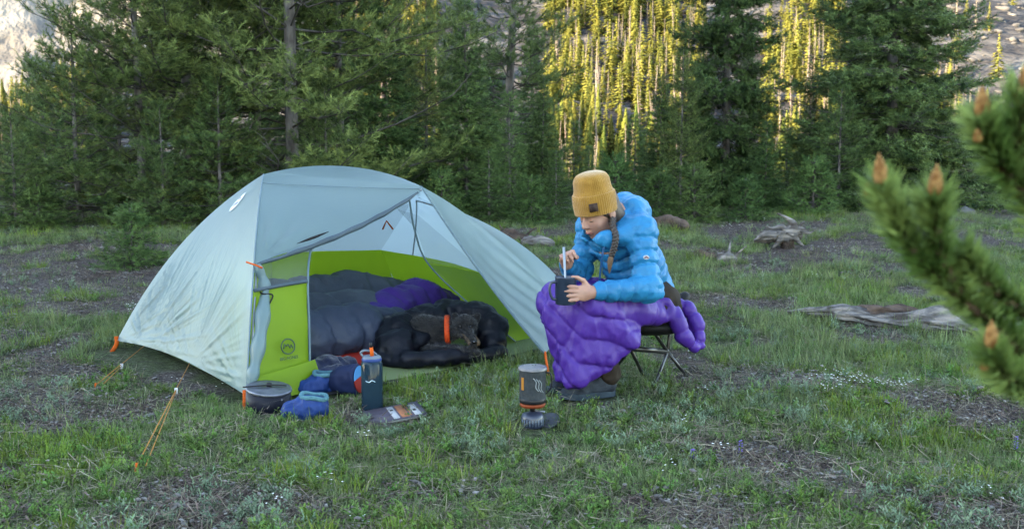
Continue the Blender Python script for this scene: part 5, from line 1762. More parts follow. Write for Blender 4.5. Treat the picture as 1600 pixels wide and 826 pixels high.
obj('burner', make_mesh('burner', *lathe([(0, 0.060), (0.011, 0.060), (0.011, 0.074), (0.030, 0.080), (0.047, 0.083), (0.049, 0.092), (0.046, 0.096), (0.020, 0.096), (0, 0.096)], 32, c)), M_plas, stv)
obj('burner_ring', make_mesh('burner_ring', *lathe([(0.030, 0.081), (0.048, 0.0835), (0.0515, 0.091), (0.050, 0.098), (0.045, 0.097)], 32, c)), mat('burnt_orange', (0.12, 0.022, 0.008), (0.16, 0.034, 0.012), scale=40, rough=0.5), stv)
obj('regulator_knob', make_mesh('regulator_knob', *tube(np.array([c + [0.01, -0.01, 0.068], c + [0.048, -0.02, 0.064]]), [0.003, 0.005], 8)), M_steel, stv)
cup = obj('cup', make_mesh('cup', *lathe([(0, 0.118), (0.040, 0.118), (0.047, 0.112), (0.050, 0.104), (0.052, 0.120), (0.0525, 0.226), (0.055, 0.230), (0.056, 0.238), (0.053, 0.241), (0.0, 0.239)], 40, c)), M_cozy, stv)
obj('heat_fins', make_mesh('heat_fins', *lathe([(0.050, 0.099), (0.0525, 0.1), (0.0535, 0.118), (0.050, 0.120)], 24, c)), M_plas, stv)
obj('lid', make_mesh('lid', *lathe([(0.0, 0.243), (0.030, 0.243), (0.046, 0.2425), (0.0535, 0.2425), (0.0565, 0.239), (0.0575, 0.231)], 40, c)), mat('smoke_lid', (0.08, 0.085, 0.095), (0.13, 0.125, 0.135), scale=60, rough=0.25), cup)
obj('handle', make_mesh('handle', *tube(spline([c + [0.050, -0.01, 0.222], c + [0.072, -0.012, 0.212], c + [0.074, -0.012, 0.165], c + [0.053, -0.01, 0.135]], 20), 0.006, 8, flat=0.5)), M_plas, cup)
M_wave = mat('pale_grey_print', (0.17, 0.19, 0.20), rough=0.6)
for k_ in range(3):                       # three flame waves
    pts3 = []
    for q_ in np.linspace(0, 1, 14):
        a = -PI / 2 + 0.02 + k_ * 0.22 + 0.42 * q_ + 0.10 * math.sin(q_ * 2 * PI)
        zz_ = 0.205 - 0.052 * q_ - k_ * 0.004
        pts3.append(c + np.array([math.cos(a) * 0.0535, math.sin(a) * 0.0535, zz_]))
    obj('wave_mark', make_mesh('wave_mark', *tube(np.array(pts3), 0.0020 - 0.0002 * k_, 5)), M_wave, cup)
a0 = -PI / 2 - 0.85
obj('colour_tab', make_mesh('colour_tab', np.array([c + np.array([math.cos(a0 + da) * 0.0537, math.sin(a0 + da) * 0.0537, z_]) for da in (-0.13, 0.0, 0.13) for z_ in (0.155, 0.205)]), np.array([[0, 2, 3, 1], [2, 4, 5, 3]])), mat('amber_tab', (0.27, 0.105, 0.016), rough=0.5), cup)
c2 = hit(857, 668) + [0, 0, 0.012]
tl = np.array(Matrix.Rotation(math.radians(24), 3, 'X') @ Matrix.Rotation(math.radians(-14), 3, 'Y'))
lo = obj('stove_cover', make_mesh('stove_cover', *lathe([(0, 0.012), (0.040, 0.012), (0.046, 0.009), (0.048, 0.0), (0.044, 0.0), (0.042, 0.006), (0, 0.007)], 32, c2, tl)), mat('dark_grey_plastic', (0.03, 0.034, 0.042), rough=0.4))
tag(lo, 'small dark round cup cover lying in the grass right of the stove', 'cover')

# ---- dead wood
M_wood = mat('weathered_wood', (0.050, 0.042, 0.038), (0.20, 0.178, 0.162), scale=9, rough=0.95, bump=0.012, bscale=26, stretch=(0.35, 2.2, 3.0), c3=(0.10, 0.094, 0.092))
M_rot = mat('rotten_wood', (0.026, 0.019, 0.016), (0.088, 0.062, 0.050), scale=9, rough=0.95, bump=0.012, bscale=30)


def log(name, label, cat, path, rad, seed, m_=None, n=16, rough=0.25, twigs=0):
    r = np.random.default_rng(seed)
    n = n * 2; K = 70
    P = spline(path, K)
    R_ = np.interp(np.linspace(0, 1, K), np.linspace(0, 1, len(rad)), rad)
    V, F_ = tube(P, R_, n)
    k_ = K * n
    aa = np.tile(np.arange(n) / n * 2 * PI, K); ll = np.repeat(np.linspace(0, 1, K), n)
    cx, cy = np.cos(aa), np.sin(aa)
    th = (fbm(cx * 1.3 + seed, cy * 1.3, ll * 3.0, seed, 3) - 0.5) * 3.0 + (np.abs(fbm(cx * 5 + seed, cy * 5, ll * 4.0, seed + 3, 3) - 0.5) * 2 - 0.3) * 1.6
    endj = np.clip(np.minimum(ll, 1 - ll) * 9 + (fbm(cx * 3, cy * 3, seed=seed + 8) - 0.35), 0.05, 1)
    cen_ = np.repeat(P, n, 0)
    V[:k_] = cen_ + (V[:k_] - cen_) * ((1 + rough * th) * (0.35 + 0.65 * endj))[:, None]
    P = P[np.linspace(0, K - 1, 40).astype(int)]; R_ = R_[np.linspace(0, K - 1, 40).astype(int)]
    t = thing(name, label, cat, tuple(P[0]))
    obj('wood', make_mesh('wood', V, F_), m_ or M_wood, t)
    for i in range(twigs):
        q = r.integers(4, 36); d = r.normal(0, 1, 3); d[2] = abs(d[2]) * 0.8 + 0.2; d /= np.linalg.norm(d)
        L_ = R_[q] * (1.5 + 2.5 * r.random())
        obj('snag_spike', make_mesh('snag_spike', *tube(spline([P[q], P[q] + d * L_ * 0.5 + r.normal(0, 0.01, 3), P[q] + d * L_], 8), np.linspace(R_[q] * 0.35, 0.004, 8), 6)), m_ or M_wood, t)
    return t


a, b = hit(1230, 493), hit(1535, 530)
log('fallen_log', 'long split grey log lying in the grass at the right', 'log', [a + [0, 0, 0.02], a * 0.7 + b * 0.3 + [0, 0, 0.055], a * 0.45 + b * 0.55 + [0, 0.02, 0.04], a * 0.2 + b * 0.8 + [0, 0, 0.05], b + [0, 0, 0.02]], [0.02, 0.050, 0.045, 0.055, 0.03], 3, rough=0.75, n=20, twigs=3)
r1, r2 = a * 0.65 + b * 0.35, a * 0.1 + b * 0.9
log('bark_slab', 'reddish rotten bark slab lying along the long grey log', 'bark', [r1 + [0, 0.05, 0.07], (r1 + r2) / 2 + [0, 0.07, 0.085], r2 + [0, 0.03, 0.07]], [0.025, 0.038, 0.022], 4, m_=M_rot, rough=0.8)
s0 = hit(1222, 388)
Ys = s0[1]
st_ = log('tree_stump', 'grey weathered root stump with upturned spikes in the field', 'stump', [at(1178, 376, Ys), at(1200, 370, Ys), at(1232, 364, Ys), at(1252, 372, Ys)], [0.03, 0.055, 0.075, 0.05], 5, rough=0.6, n=14)
for q_, r0_ in (([(1232, 366), (1240, 352), (1232, 342), (1214, 333)], 0.050), ([(1238, 362), (1250, 358), (1262, 364), (1272, 360)], 0.036), ([(1212, 368), (1195, 366), (1178, 376)], 0.045), ([(1230, 364), (1222, 354), (1206, 357), (1198, 352)], 0.030), ([(1240, 364), (1246, 376), (1256, 384)], 0.040), ([(1222, 364), (1216, 378), (1206, 388)], 0.040), ([(1244, 366), (1252, 350), (1258, 346)], 0.020)):
    P = spline([at(u, v, Ys - 0.05) for u, v in q_], 24)
    V, F_ = tube(P, np.linspace(r0_, 0.006, 24), 12)
    k_ = 24 * 12; aa = np.tile(np.arange(12) / 12 * 2 * PI, 24); cen_ = np.repeat(P, 12, 0)
    V[:k_] = cen_ + (V[:k_] - cen_) * (1 + 0.8 * (fbm(np.cos(aa) * 3, np.sin(aa) * 3, np.repeat(np.arange(24) * 0.15, 12), 9, 2) - 0.5))[:, None]
    obj('root_spike', make_mesh('root_spike', V, F_), M_wood, st_)
obj('stump_base', make_mesh('stump_base', *tube(np.array([s0 + [0.05, 0, -0.05], s0 + [0.05, 0, 0.08], at(1234, 364, Ys)]), [0.075, 0.06, 0.06], 12)), M_rot, st_)
LG = [
    ('fallen_branch', 'dark rotten wood lying in the grass right of the blue jacket', 'branch', (1085, 398), (1118, 406), 0.05, M_rot, 2),
    ('fallen_branch', 'short grey branch lying right of the dark rotten wood', 'branch', (1120, 408), (1152, 412), 0.06, M_wood, 2),
    ('fallen_log', 'dark log in the grass behind the tent slope', 'log', (778, 372), (830, 382), 0.07, M_rot, 3),
    ('fallen_log', 'pale grey log right beside the dark log behind the tent slope', 'log', (815, 381), (866, 386), 0.06, M_wood, 2),
    ('fallen_log', 'dark mossy log behind the blue hood', 'log', (1018, 354), (1075, 360), 0.10, M_rot, 0),
    ('fallen_log', 'grey log with a bare end lying under the pines at the far left', 'log', (92, 330), (162, 322), 0.09, M_wood, 3),
    ('tree_stump', 'broken grey stump at the far left below the pines', 'stump', (38, 352), (62, 346), 0.11, M_wood, 4),
    ('fallen_branch', 'long bare branch hanging low under the pines left of the tent', 'branch', (165, 300), (330, 318), 0.035, M_wood, 8),
]
for i, (nm, lb, ct, p0, p1, rad, m_, tw_) in enumerate(LG):
    u, v = hit(*p0), hit(*p1)
    if abs(u[1] - v[1]) > 2.0: v = at(p1[0], p1[1], u[1] + 0.2); 
    mid = (u + v) / 2 + [0, 0, rad * 0.5]
    log(nm, lb, ct, [u + [0, 0, rad * 0.3], mid, v + [0, 0, rad * 0.4]], [rad * 0.8, rad, rad * 0.6], 30 + i, m_=m_, twigs=tw_, n=12, rough=0.3)
# pale boulders far right
for i, (px, py, s) in enumerate([(1490, 322, 0.16), (1502, 334, 0.12)]):
    p = hit(px, py); rr = np.random.default_rng(70 + i)
    F_ = Field(p - 0.4, p + 0.4, 0.025); F_.ball(p, (s * 1.5, s, s * 0.7)); F_.wrinkle(0.05, 0.15, 7 + i)
    tag(obj('boulder', F_.mesh('boulder'), M_talus), ['larger pale boulder at the edge of the trees behind the blurred branch', 'smaller pale boulder just below the larger one behind the blurred branch'][i], 'boulder')
# purple lupines
M_lup = mat('lupine_petals', (0.10, 0.065, 0.26), (0.15, 0.10, 0.32), scale=30, rough=0.7, trans=0.2)
for i, (px, py, hh, lb) in enumerate([(1155, 722, 0.075, 'purple lupine spike standing in the grass below the camp chair'), (1080, 728, 0.05, 'faint purple lupine left of the taller lupine spike'), (1585, 716, 0.075, 'purple lupine at the right edge of the meadow')]):
    p = hit(px, py); t = thing('lupine', lb, 'flower', tuple(p), 'lupines in the meadow')
    obj('stem', make_mesh('stem', *tube(np.stack([p - [0, 0, 0.01], p + [0.005, 0, hh]]), 0.002, 5)), GM['herb'], t)
    fv, ff = [], []
    rr = np.random.default_rng(80 + i)
    ps = []
    for k_ in range(46):
        z_ = hh * (0.35 + 0.7 * rr.random()); a_ = rr.random() * 6.28; d = np.array([math.cos(a_), math.sin(a_), 0.3]); tt_ = np.array([-math.sin(a_), math.cos(a_), 0.2]); q0 = p + [0.003, 0, z_]; s_ = 0.010
        ps.append((np.array([q0, q0 + d * s_ * 0.6 + tt_ * s_ * 0.4, q0 + d * s_, q0 + d * s_ * 0.6 - tt_ * s_ * 0.4]), np.array([[0, 1, 2], [0, 2, 3]])))
    V, F = join(ps)
    obj('blossom', make_mesh('blossom', V, F, smooth=False), M_lup, t)
# ------------------------------------------------------------------ person on a camp stool
fdir = np.array([-0.80, -0.60, 0.0]); rdir = np.array([-0.60, 0.80, 0.0]); up_ = np.array([0, 0, 1.0])
pel = np.array([0.62, 4.69, 0.40])
hipL, hipR = pel - rdir * 0.09, pel + rdir * 0.09
kneeL, kneeR = np.array([0.335, 4.34, 0.43]), np.array([0.215, 4.49, 0.435])
ankL, ankR = np.array([0.425, 4.405, 0.10]), np.array([0.325, 4.53, 0.10])
shc = at(962, 356, 4.56)
shL, shR = shc - rdir * 0.155, shc + rdir * 0.155
elL, wrL = at(1013, 450, 4.34), at(928, 456, 4.21)
elR, wrR = at(902, 432, 4.62), at(886, 412, 4.42)
head_c = at(935, 330, 4.46)
hf = np.array([-0.74, -0.55, -0.42]); hf /= np.linalg.norm(hf)            # where the face points
hr = np.cross(hf, [0, 0, 1.0]); hr /= np.linalg.norm(hr)                   # right of the head
hu = np.cross(hr, hf)
HM = np.stack([hr, hf, hu], 1)
hp = lambda x, y, z: head_c + HM @ np.array([x, y, z])
person = thing('person', 'seated person in yellow beanie and blue down jacket stirring a mug', 'person', (0.45, 4.5, 0.0))

# ---- body: one continuous skin mesh
F_ = Field((0.02, 4.02, 0.02), (0.92, 4.98, 1.02), 0.0050)
# head
F_.ball(hp(0, -0.012, 0.030), (0.074, 0.092, 0.092), 0.0, M=HM)
F_.ball(hp(0, 0.030, -0.035), (0.056, 0.062, 0.072), 0.03, M=HM)
F_.capsule(hp(0, 0.050, -0.095), hp(0, 0.066, -0.088), 0.020, 0.017, 0.02)           # chin
for s in (-1, 1):
    F_.ball(hp(s * 0.036, 0.058, -0.030), (0.022, 0.018, 0.020), 0.02, M=HM)         # cheek
    F_.capsule(hp(s * 0.012, 0.082, 0.018), hp(s * 0.045, 0.066, 0.018), 0.010, 0.009, 0.012)   # brow
    F_.ball(hp(s * 0.030, 0.090, -0.001), (0.013, 0.012, 0.009), 0.008, op='cut', M=HM)
    F_.ball(hp(s * 0.030, 0.072, -0.002), (0.0135, 0.0125, 0.0115), 0.004, M=HM)     # lowered lid
    F_.ball(hp(s * 0.075, -0.010, -0.010), (0.008, 0.020, 0.030), 0.006, M=HM)       # ear
F_.capsule(hp(0, 0.082, 0.008), hp(0, 0.104, -0.028), 0.0075, 0.0105, 0.010)          # nose
for s in (-1, 1):
    F_.ball(hp(s * 0.0105, 0.096, -0.032), (0.0070, 0.0085, 0.0065), 0.006, M=HM)
F_.ball(hp(0, 0.086, -0.058), (0.021, 0.010, 0.0065), 0.006, M=HM)
F_.ball(hp(0, 0.083, -0.068), (0.017, 0.010, 0.0065), 0.006, M=HM)
# neck, trunk, limbs
nk = shc + np.array([-0.015, -0.015, 0.055])
F_.capsule(hp(0, -0.035, -0.06), nk, 0.050, 0.056, 0.03)
F_.capsule(nk, shc + [0, 0, -0.02], 0.060, 0.085, 0.05)
F_.capsule(shL, shR, 0.060, 0.060, 0.05)
F_.chain([shc + [0, 0, -0.05], (shc + pel) / 2 + [0.02, 0.02, 0.0], pel], [0.105, 0.105, 0.120], 0.05)
for a, b, c_ in ((shL, elL, wrL), (shR, elR, wrR)):
    F_.chain([a, b, c_], [0.046, 0.038, 0.024], 0.02)
for a, b, c_ in ((hipL, kneeL, ankL), (hipR, kneeR, ankR)):
    F_.chain([a, b, c_], [0.078, 0.052, 0.036], 0.03)


def hand(wr, dirv, palm_n, thumb_side, curls, spread=0.011, thumb=None, size=1.0):
    """palm and five fingers; dirv along the palm, palm_n where the palm faces, thumb_side towards the thumb"""
    d = dirv / np.linalg.norm(dirv); n_ = palm_n - d * (palm_n @ d); n_ /= np.linalg.norm(n_)
    t = np.cross(d, n_); t = t if t @ thumb_side > 0 else -t
    pc = wr + d * 0.052 * size
    Mx = np.stack([d, t, n_], 1)
    F_.ball(pc, (0.048 * size, 0.039 * size, 0.0155 * size), 0.012, M=Mx)
    F_.capsule(wr - d * 0.02, wr + d * 0.03, 0.023, 0.022, 0.02)
    for i, L_ in enumerate((0.072, 0.080, 0.075, 0.060)):                     # index .. little
        o = (1.5 - i) * 0.0185 * size
        p = pc + d * 0.038 * size + t * o - n_ * 0.002
        ang = 0.0
        dd = d + t * (1.5 - i) * 0.06
        for k, (fr, r_) in enumerate(((0.45, 0.0092), (0.30, 0.0083), (0.25, 0.0075))):
            ang += curls[i][k]
            v = dd * math.cos(ang) + n_ * math.sin(ang); v /= np.linalg.norm(v)
            e = p + v * L_ * fr * size
            F_.capsule(p, e, r_ * size, (r_ - 0.0006) * size, 0.004)
            p = e
    th = thumb or [(0.55, 0.75, 0.35), (0.85, 0.25, 0.45), (0.9, -0.1, 0.4)]
    p = pc - d * 0.020 * size + t * 0.026 * size
    for k, (fr, r_) in enumerate(((0.036, 0.0125), (0.030, 0.0105), (0.024, 0.0090))):
        v = d * th[k][0] + t * th[k][1] + n_ * th[k][2]; v /= np.linalg.norm(v)
        e = p + v * fr * size
        F_.capsule(p, e, r_ * size, (r_ - 0.001) * size, 0.006)
        p = e


mug_c = at(884, 454, 4.20)
# left hand wraps the near right side of the mug
hd = mug_c - wrL + np.array([0.0, -0.055, 0.0]); hd[2] = 0.0
hand(wrL, hd, np.array([0.0, 1.0, 0.0]), up_, [(0.25, 0.45, 0.5)] * 4, thumb=[(0.6, 0.75, 0.1), (0.9, 0.45, 0.15), (0.95, 0.2, 0.3)], size=0.95)
# right hand pinches the spoon handle above the mug
sp_top = at(880, 392, 4.31)
hand(wrR, (sp_top + np.array([0.01, 0.0, 0.02])) - wrR, np.array([0.35, -0.75, -0.55]), np.array([0.6, -0.6, 0.2]), [(0.6, 0.9, 0.5), (0.8, 1.0, 0.6), (1.0, 1.1, 0.7), (1.1, 1.1, 0.7)], thumb=[(0.7, 0.5, 0.5), (0.8, -0.1, 0.6), (0.7, -0.3, 0.6)], size=0.9)
M_skin = mat('skin', (0.26, 0.135, 0.10), (0.32, 0.175, 0.13), scale=14, rough=0.55, spec=0.25, bump=0.0006, bscale=180)
M_skin.node_tree.nodes['Principled BSDF'].inputs['Subsurface Weight'].default_value = 0.12
M_skin.node_tree.nodes['Principled BSDF'].inputs['Subsurface Radius'].default_value = (0.012, 0.004, 0.002)
obj('body', F_.mesh('body'), M_skin, person)
M_lip = mat('lips', (0.19, 0.062, 0.055), rough=0.45)
M_hair = mat('brown_hair', (0.012, 0.007, 0.005), (0.040, 0.024, 0.016), scale=6, rough=0.5, stretch=(8, 8, 0.6), bump=0.003, bscale=40, spec=0.4)
M_hairtip = mat('lighter_hair_tips', (0.065, 0.036, 0.020), (0.11, 0.066, 0.038), scale=20, rough=0.5)
fc = lambda pts_, r_, n=8: make_mesh('f', *tube(spline(pts_, 14), r_, n))
obj('lips', fc([hp(-0.020, 0.085, -0.062), hp(-0.008, 0.0955, -0.061), hp(0, 0.0955, -0.0625), hp(0.008, 0.0955, -0.061), hp(0.020, 0.085, -0.062)], 0.0034), M_lip, person)
for s in (-1, 1):
    obj('eyebrow', fc([hp(s * 0.013, 0.0905, 0.018), hp(s * 0.028, 0.086, 0.0225), hp(s * 0.047, 0.071, 0.017)], [0.0028] * 14), M_hair, person)
    obj('eyelash', fc([hp(s * 0.018, 0.0795, -0.009), hp(s * 0.030, 0.0845, -0.0105), hp(s * 0.043, 0.0765, -0.008)], 0.0017), M_hair, person)

# ---- hair: sides under the hat and a braid over the near shoulder
F_ = Field(head_c - 0.17, head_c + 0.17, 0.006)
F_.ball(hp(0, -0.018, 0.026), (0.081, 0.094, 0.094), 0, M=HM)
F_.ball(hp(0, -0.060, -0.055), (0.074, 0.058, 0.070), 0.03, M=HM)
F_.ball(hp(0, 0.085, -0.03), (0.068, 0.085, 0.11), 0.01, op='cut', M=HM)
F_.ball(hp(0, 0.05, -0.08), (0.066, 0.07, 0.09), 0.01, op='cut', M=HM)
obj('hair', F_.mesh('hair'), M_hair, person)
br = spline([hp(-0.070, -0.010, -0.030), at(957, 352, 4.385), at(962, 368, 4.335), at(960, 385, 4.315), at(955, 400, 4.305)], 60)
ps = []
tq = np.linspace(0, 1, 60)
for k in range(3):
    ph = k * 2 * PI / 3
    side = np.cross(np.gradient(br, axis=0), [0.3, -1, 0.1]); side /= np.linalg.norm(side, axis=1, keepdims=True)
    frn = np.array([0.1, -1.0, 0.1])
    off = side * (0.0085 * np.sin(tq * 26 + ph))[:, None] + frn * (0.005 * np.sin(2 * (tq * 26 + ph)))[:, None]
    ps.append(tube(br + off, 0.0095 * (1 - 0.35 * tq), 8))
V, F = join(ps)
braid = obj('braid', make_mesh('braid', V, F), M_hair, person)
tl_ = spline([br[-1], at(953, 412, 4.30), at(952, 428, 4.30)], 16)
obj('braid_tail', make_mesh('braid_tail', *tube(tl_, [0.008, 0.010, 0.012, 0.0125, 0.0125, 0.0122, 0.012, 0.0115, 0.011, 0.010, 0.009, 0.008, 0.0065, 0.005, 0.003, 0.001], 8)), M_hairtip, braid)
obj('hair_tie', make_mesh('hair_tie', *tube(np.stack([br[-2], br[-2] + (br[-1] - br[-3]) * 1.2]), 0.0095, 10)), M_black, braid)

# ---- beanie
hx_ = np.array([-0.18, -0.12, 0.98]); hx_ /= np.linalg.norm(hx_)
fx_ = np.array([-0.10, -0.99, 0]) ; fx_ -= hx_ * (fx_ @ hx_); fx_ /= np.linalg.norm(fx_)
sx_ = np.cross(fx_, hx_)
BMx = np.stack([sx_, fx_, hx_], 1)
bc = at(932, 332, 4.46)


def knit(prof, n, ribs, amp):
    prof = spline(np.array([[r_, z_, 0] for r_, z_ in prof]), 70)[:, :2]
    a = np.arange(n) / n * 2 * PI
    R_ = prof[:, 0][:, None] * (1 + amp * np.cos(a * ribs))[None]
    V = np.stack([R_ * np.cos(a), R_ * 1.08 * np.sin(a), prof[:, 1][:, None] + 0 * a[None]], 2).reshape(-1, 3)
    k = len(prof)
    i = np.arange(k - 1)[:, None] * n; j = np.arange(n)[None]
    q = np.stack([i + j, i + (j + 1) % n, i + n + (j + 1) % n, i + n + j], axis=2).reshape(-1, 4)
    return V @ BMx.T + bc, [q]


M_beanie = mat('mustard_knit', (0.205, 0.100, 0.014), (0.255, 0.130, 0.022), scale=30, rough=0.95, bump=0.003, bscale=160, sheen=0.3)
crown_o = obj('beanie', make_mesh('beanie', *knit([(0.088, 0.055), (0.090, 0.085), (0.084, 0.110), (0.082, 0.130), (0.080, 0.150), (0.066, 0.172), (0.040, 0.183), (0.015, 0.186), (0.0005, 0.186)], 240, 60, 0.010)), M_beanie, person)
obj('cuff', make_mesh('cuff', *knit([(0.086, 0.010), (0.091, 0.002), (0.0955, 0.010), (0.0975, 0.045), (0.0965, 0.080), (0.093, 0.092), (0.086, 0.090)], 240, 60, 0.012)), M_beanie, crown_o)
# small dark patch on the cuff
cen = bc + BMx @ np.array([0.006, 0.1075, 0.043])
M_patch = mat('dark_patch', (0.020, 0.012, 0.010), (0.05, 0.03, 0.022), scale=60, rough=0.7)
pt_ = obj('patch', make_mesh('patch', *box(cen, (0.038, 0.005, 0.036), BMx), smooth=False), M_patch, crown_o)
# ---- jacket
F_ = Field((0.10, 4.05, 0.30), (0.95, 5.02, 1.0), 0.0058)
mid = (shc + pel) / 2 + np.array([0.022, 0.018, 0.0])
pf = (0.062, 0.020, 0.0)
F_.chain([shc + [0.0, 0.0, -0.045], mid, pel + [0.015, 0.01, 0.05]], [0.118, 0.130, 0.134], 0.06, puff=(0.058, 0.015, 0.2))
F_.capsule(shL + [0, 0, -0.01], shR + [0, 0, -0.01], 0.078, 0.078, 0.05)
F_.capsule(shL + [0, 0, 0.0], elL, 0.070, 0.062, 0.03, puff=(0.058, 0.014, 0.1))
F_.capsule(elL, wrL + (elL - wrL) * 0.10, 0.062, 0.042, 0.025, puff=(0.064, 0.010, 0.4))
F_.capsule(shR, elR, 0.070, 0.060, 0.03, puff=(0.058, 0.014, 0.1))
F_.capsule(elR, wrR + (elR - wrR) * 0.10, 0.060, 0.041, 0.025, puff=(0.064, 0.010, 0.4))
# hood bunched behind the neck, collar in front
hb = at(988, 336, 4.62)
F_.ball(hb, (0.092, 0.088, 0.092), 0.035)
F_.ball(at(972, 345, 4.52), (0.05, 0.05, 0.05), 0.03)
F_.chain([at(998, 352, 4.50), at(990, 326, 4.55), at(972, 318, 4.66), at(945, 330, 4.72)], [0.045, 0.046, 0.046, 0.045], 0.03)
F_.chain([at(998, 350, 4.50), at(975, 366, 4.40), at(945, 374, 4.37), at(922, 368, 4.45), at(925, 350, 4.60)], [0.050, 0.040, 0.034, 0.034, 0.045], 0.03)
# room for neck, chin and hat
F_.ball(hp(0, 0.035, -0.055), (0.072, 0.085, 0.082), 0.010, op='cut', M=HM)
F_.ball(hp(0, 0.0, 0.03), (0.098, 0.105, 0.11), 0.010, op='cut', M=HM)
F_.wrinkle(0.0045, 0.034, 33, octv=2, mode='crease')
F_.wrinkle(0.004, 0.06, 35, octv=2, mode='soft')
M_jacket = mat('azure_down_nylon', (0.001, 0.102, 0.225), (0.002, 0.132, 0.275), scale=4, rough=0.45, bump=0.003, bscale=55, spec=0.2)
jk = obj('jacket', F_.mesh('jacket'), M_jacket, person)
zp = [at(946, 374, 4.36), at(942, 395, 4.345), at(938, 425, 4.36), at(936, 452, 4.40)]
obj('zip', make_mesh('zip', *tube(spline([hp(0, 0.075, -0.115)] + zp, 30), 0.0045, 6)), mat('dark_teal_zip', (0.006, 0.05, 0.13), rough=0.5), jk)
for wr_, el_ in ((wrL, elL), (wrR, elR)):
    d = (el_ - wr_) / np.linalg.norm(el_ - wr_)
    obj('cuff', make_mesh('cuff', *tube(np.stack([wr_ - d * 0.006, wr_ + d * 0.012, wr_ + d * 0.035]), [0.030, 0.036, 0.042], 18, cap=False)), M_jacket, jk)
# little sleeve emblem
lg = at(1010, 402, 4.262)
an = np.linspace(0, 2 * PI, 20, endpoint=False)
V = np.array([lg + np.array([0.013 * math.cos(a), -0.002, 0.009 * math.sin(a)]) for a in an] + [lg + np.array([0.013 * math.cos(a), 0.012, 0.009 * math.sin(a)]) for a in an])
emb = obj('sleeve_emblem', make_mesh('sleeve_emblem', V, [list(range(20))[::-1]] + [[i, (i + 1) % 20, 20 + (i + 1) % 20, 20 + i] for i in range(20)], smooth=False), mat('emblem_white', (0.3, 0.32, 0.34), rough=0.6), jk)
obj('emblem_mark', make_mesh('emblem_mark', *tube(np.array([lg + [-0.008, -0.003, -0.003], lg + [0, -0.003, 0.004], lg + [0.008, -0.003, -0.003]]), 0.0022, 5)), mat('emblem_red', (0.18, 0.016, 0.016), rough=0.6), emb)

# ---- trousers and shoes
F_ = Field((0.05, 4.2, 0.06), (0.90, 4.95, 0.62), 0.007)
for a, b, c_ in ((hipL, kneeL, ankL), (hipR, kneeR, ankR)):
    F_.chain([a, b, c_ + [0, 0, 0.02]], [0.096, 0.072, 0.058], 0.03)
F_.capsule(hipL, hipR, 0.11, 0.11, 0.03)
F_.wrinkle(0.010, 0.06, 3)
obj('trousers', F_.mesh('trousers'), mat('brown_trousers', (0.010, 0.007, 0.005), (0.020, 0.014, 0.010), scale=10, rough=0.85), person)
M_shoe = mat('slate_shoe_mesh', (0.010, 0.013, 0.019), (0.026, 0.033, 0.042), scale=30, rough=0.75, bump=0.002, bscale=160)
M_sole = mat('slate_rubber', (0.014, 0.022, 0.030), (0.03, 0.044, 0.055), scale=20, rough=0.7)
M_lace = mat('grey_lace', (0.08, 0.085, 0.1), rough=0.8)
for heel, toe, lb in ((np.array([0.455, 4.415, 0.0]), np.array([0.205, 4.325, 0.0]), 'L'), (np.array([0.375, 4.58, 0.0]), np.array([0.165, 4.43, 0.0]), 'R')):
    z0 = float(gz((heel[0] + toe[0]) / 2, (heel[1] + toe[1]) / 2)) + 0.004
    heel = heel + [0, 0, z0]; toe = toe + [0, 0, z0]
    d = (toe - heel); L_ = np.linalg.norm(d); d /= L_; s_ = np.cross(d, up_)
    q = lambda u, w, z_: heel + d * u + s_ * w + up_ * z_
    F_ = Field(np.minimum(heel, toe) - [0.07, 0.07, 0.01], np.maximum(heel, toe) + [0.07, 0.07, 0.17], 0.0045)
    F_.chain([q(0.025, 0, 0.045), q(0.09, 0, 0.045), q(0.18, 0, 0.034), q(L_ - 0.035, 0, 0.028)], [0.033, 0.034, 0.032, 0.026], 0.02)
    F_.capsule(q(0.17, -0.012, 0.03), q(0.20, 0.012, 0.03), 0.032, 0.030, 0.02)
    F_.chain([q(0.040, 0, 0.06), q(0.046, 0, 0.100)], [0.036, 0.038], 0.03)
    F_.capsule(q(0.08, 0, 0.085), q(0.16, 0, 0.058), 0.028, 0.024, 0.03)
    F_.capsule(q(0.048, 0, 0.115), q(0.048, 0, 0.16), 0.033, 0.036, 0.004, op='cut')
    F_.halfspace(q(0, 0, 0.110), [0, 0, 1.0]); F_.halfspace(q(0, 0, 0.020), [0, 0, -1.0])
    sh = obj('shoe', F_.mesh('shoe'), M_shoe, person)
    # sole
    u = np.linspace(0, 1, 28)
    out = []
    for a in np.linspace(0, 2 * PI, 44, endpoint=False):
        cu, su = math.cos(a), math.sin(a)
        uu = L_ / 2 + cu * (L_ / 2 + 0.006); wd = 0.040 + 0.008 * sstep(0.10, 0.20, uu) - 0.004 * np.exp(-((uu - 0.11) / 0.04) ** 2)
        out.append((uu, math.copysign(abs(su) ** 0.75, su) * wd))
    V = np.array([q(u_, w_, 0.0 + 0.010 * sstep(0.2, L_, u_)) for u_, w_ in out] + [q(u_, w_ * 1.03, 0.026 + 0.008 * sstep(0.2, L_, u_)) for u_, w_ in out])
    n_ = len(out)
    obj('sole', make_mesh('sole', V, [list(range(n_))[::-1], list(range(n_, 2 * n_))] + [[i, (i + 1) % n_, n_ + (i + 1) % n_, n_ + i] for i in range(n_)], smooth=False), M_sole, sh)
    for k in range(4):
        uu = 0.095 + 0.022 * k; zz_ = 0.116 - 0.0125 * k
        obj('lace', make_mesh('lace', *tube(spline([q(uu, -0.024, zz_ - 0.010), q(uu + 0.006, 0, zz_ + 0.001), q(uu + 0.012, 0.024, zz_ - 0.012)], 10), 0.0025, 5)), M_lace, sh)

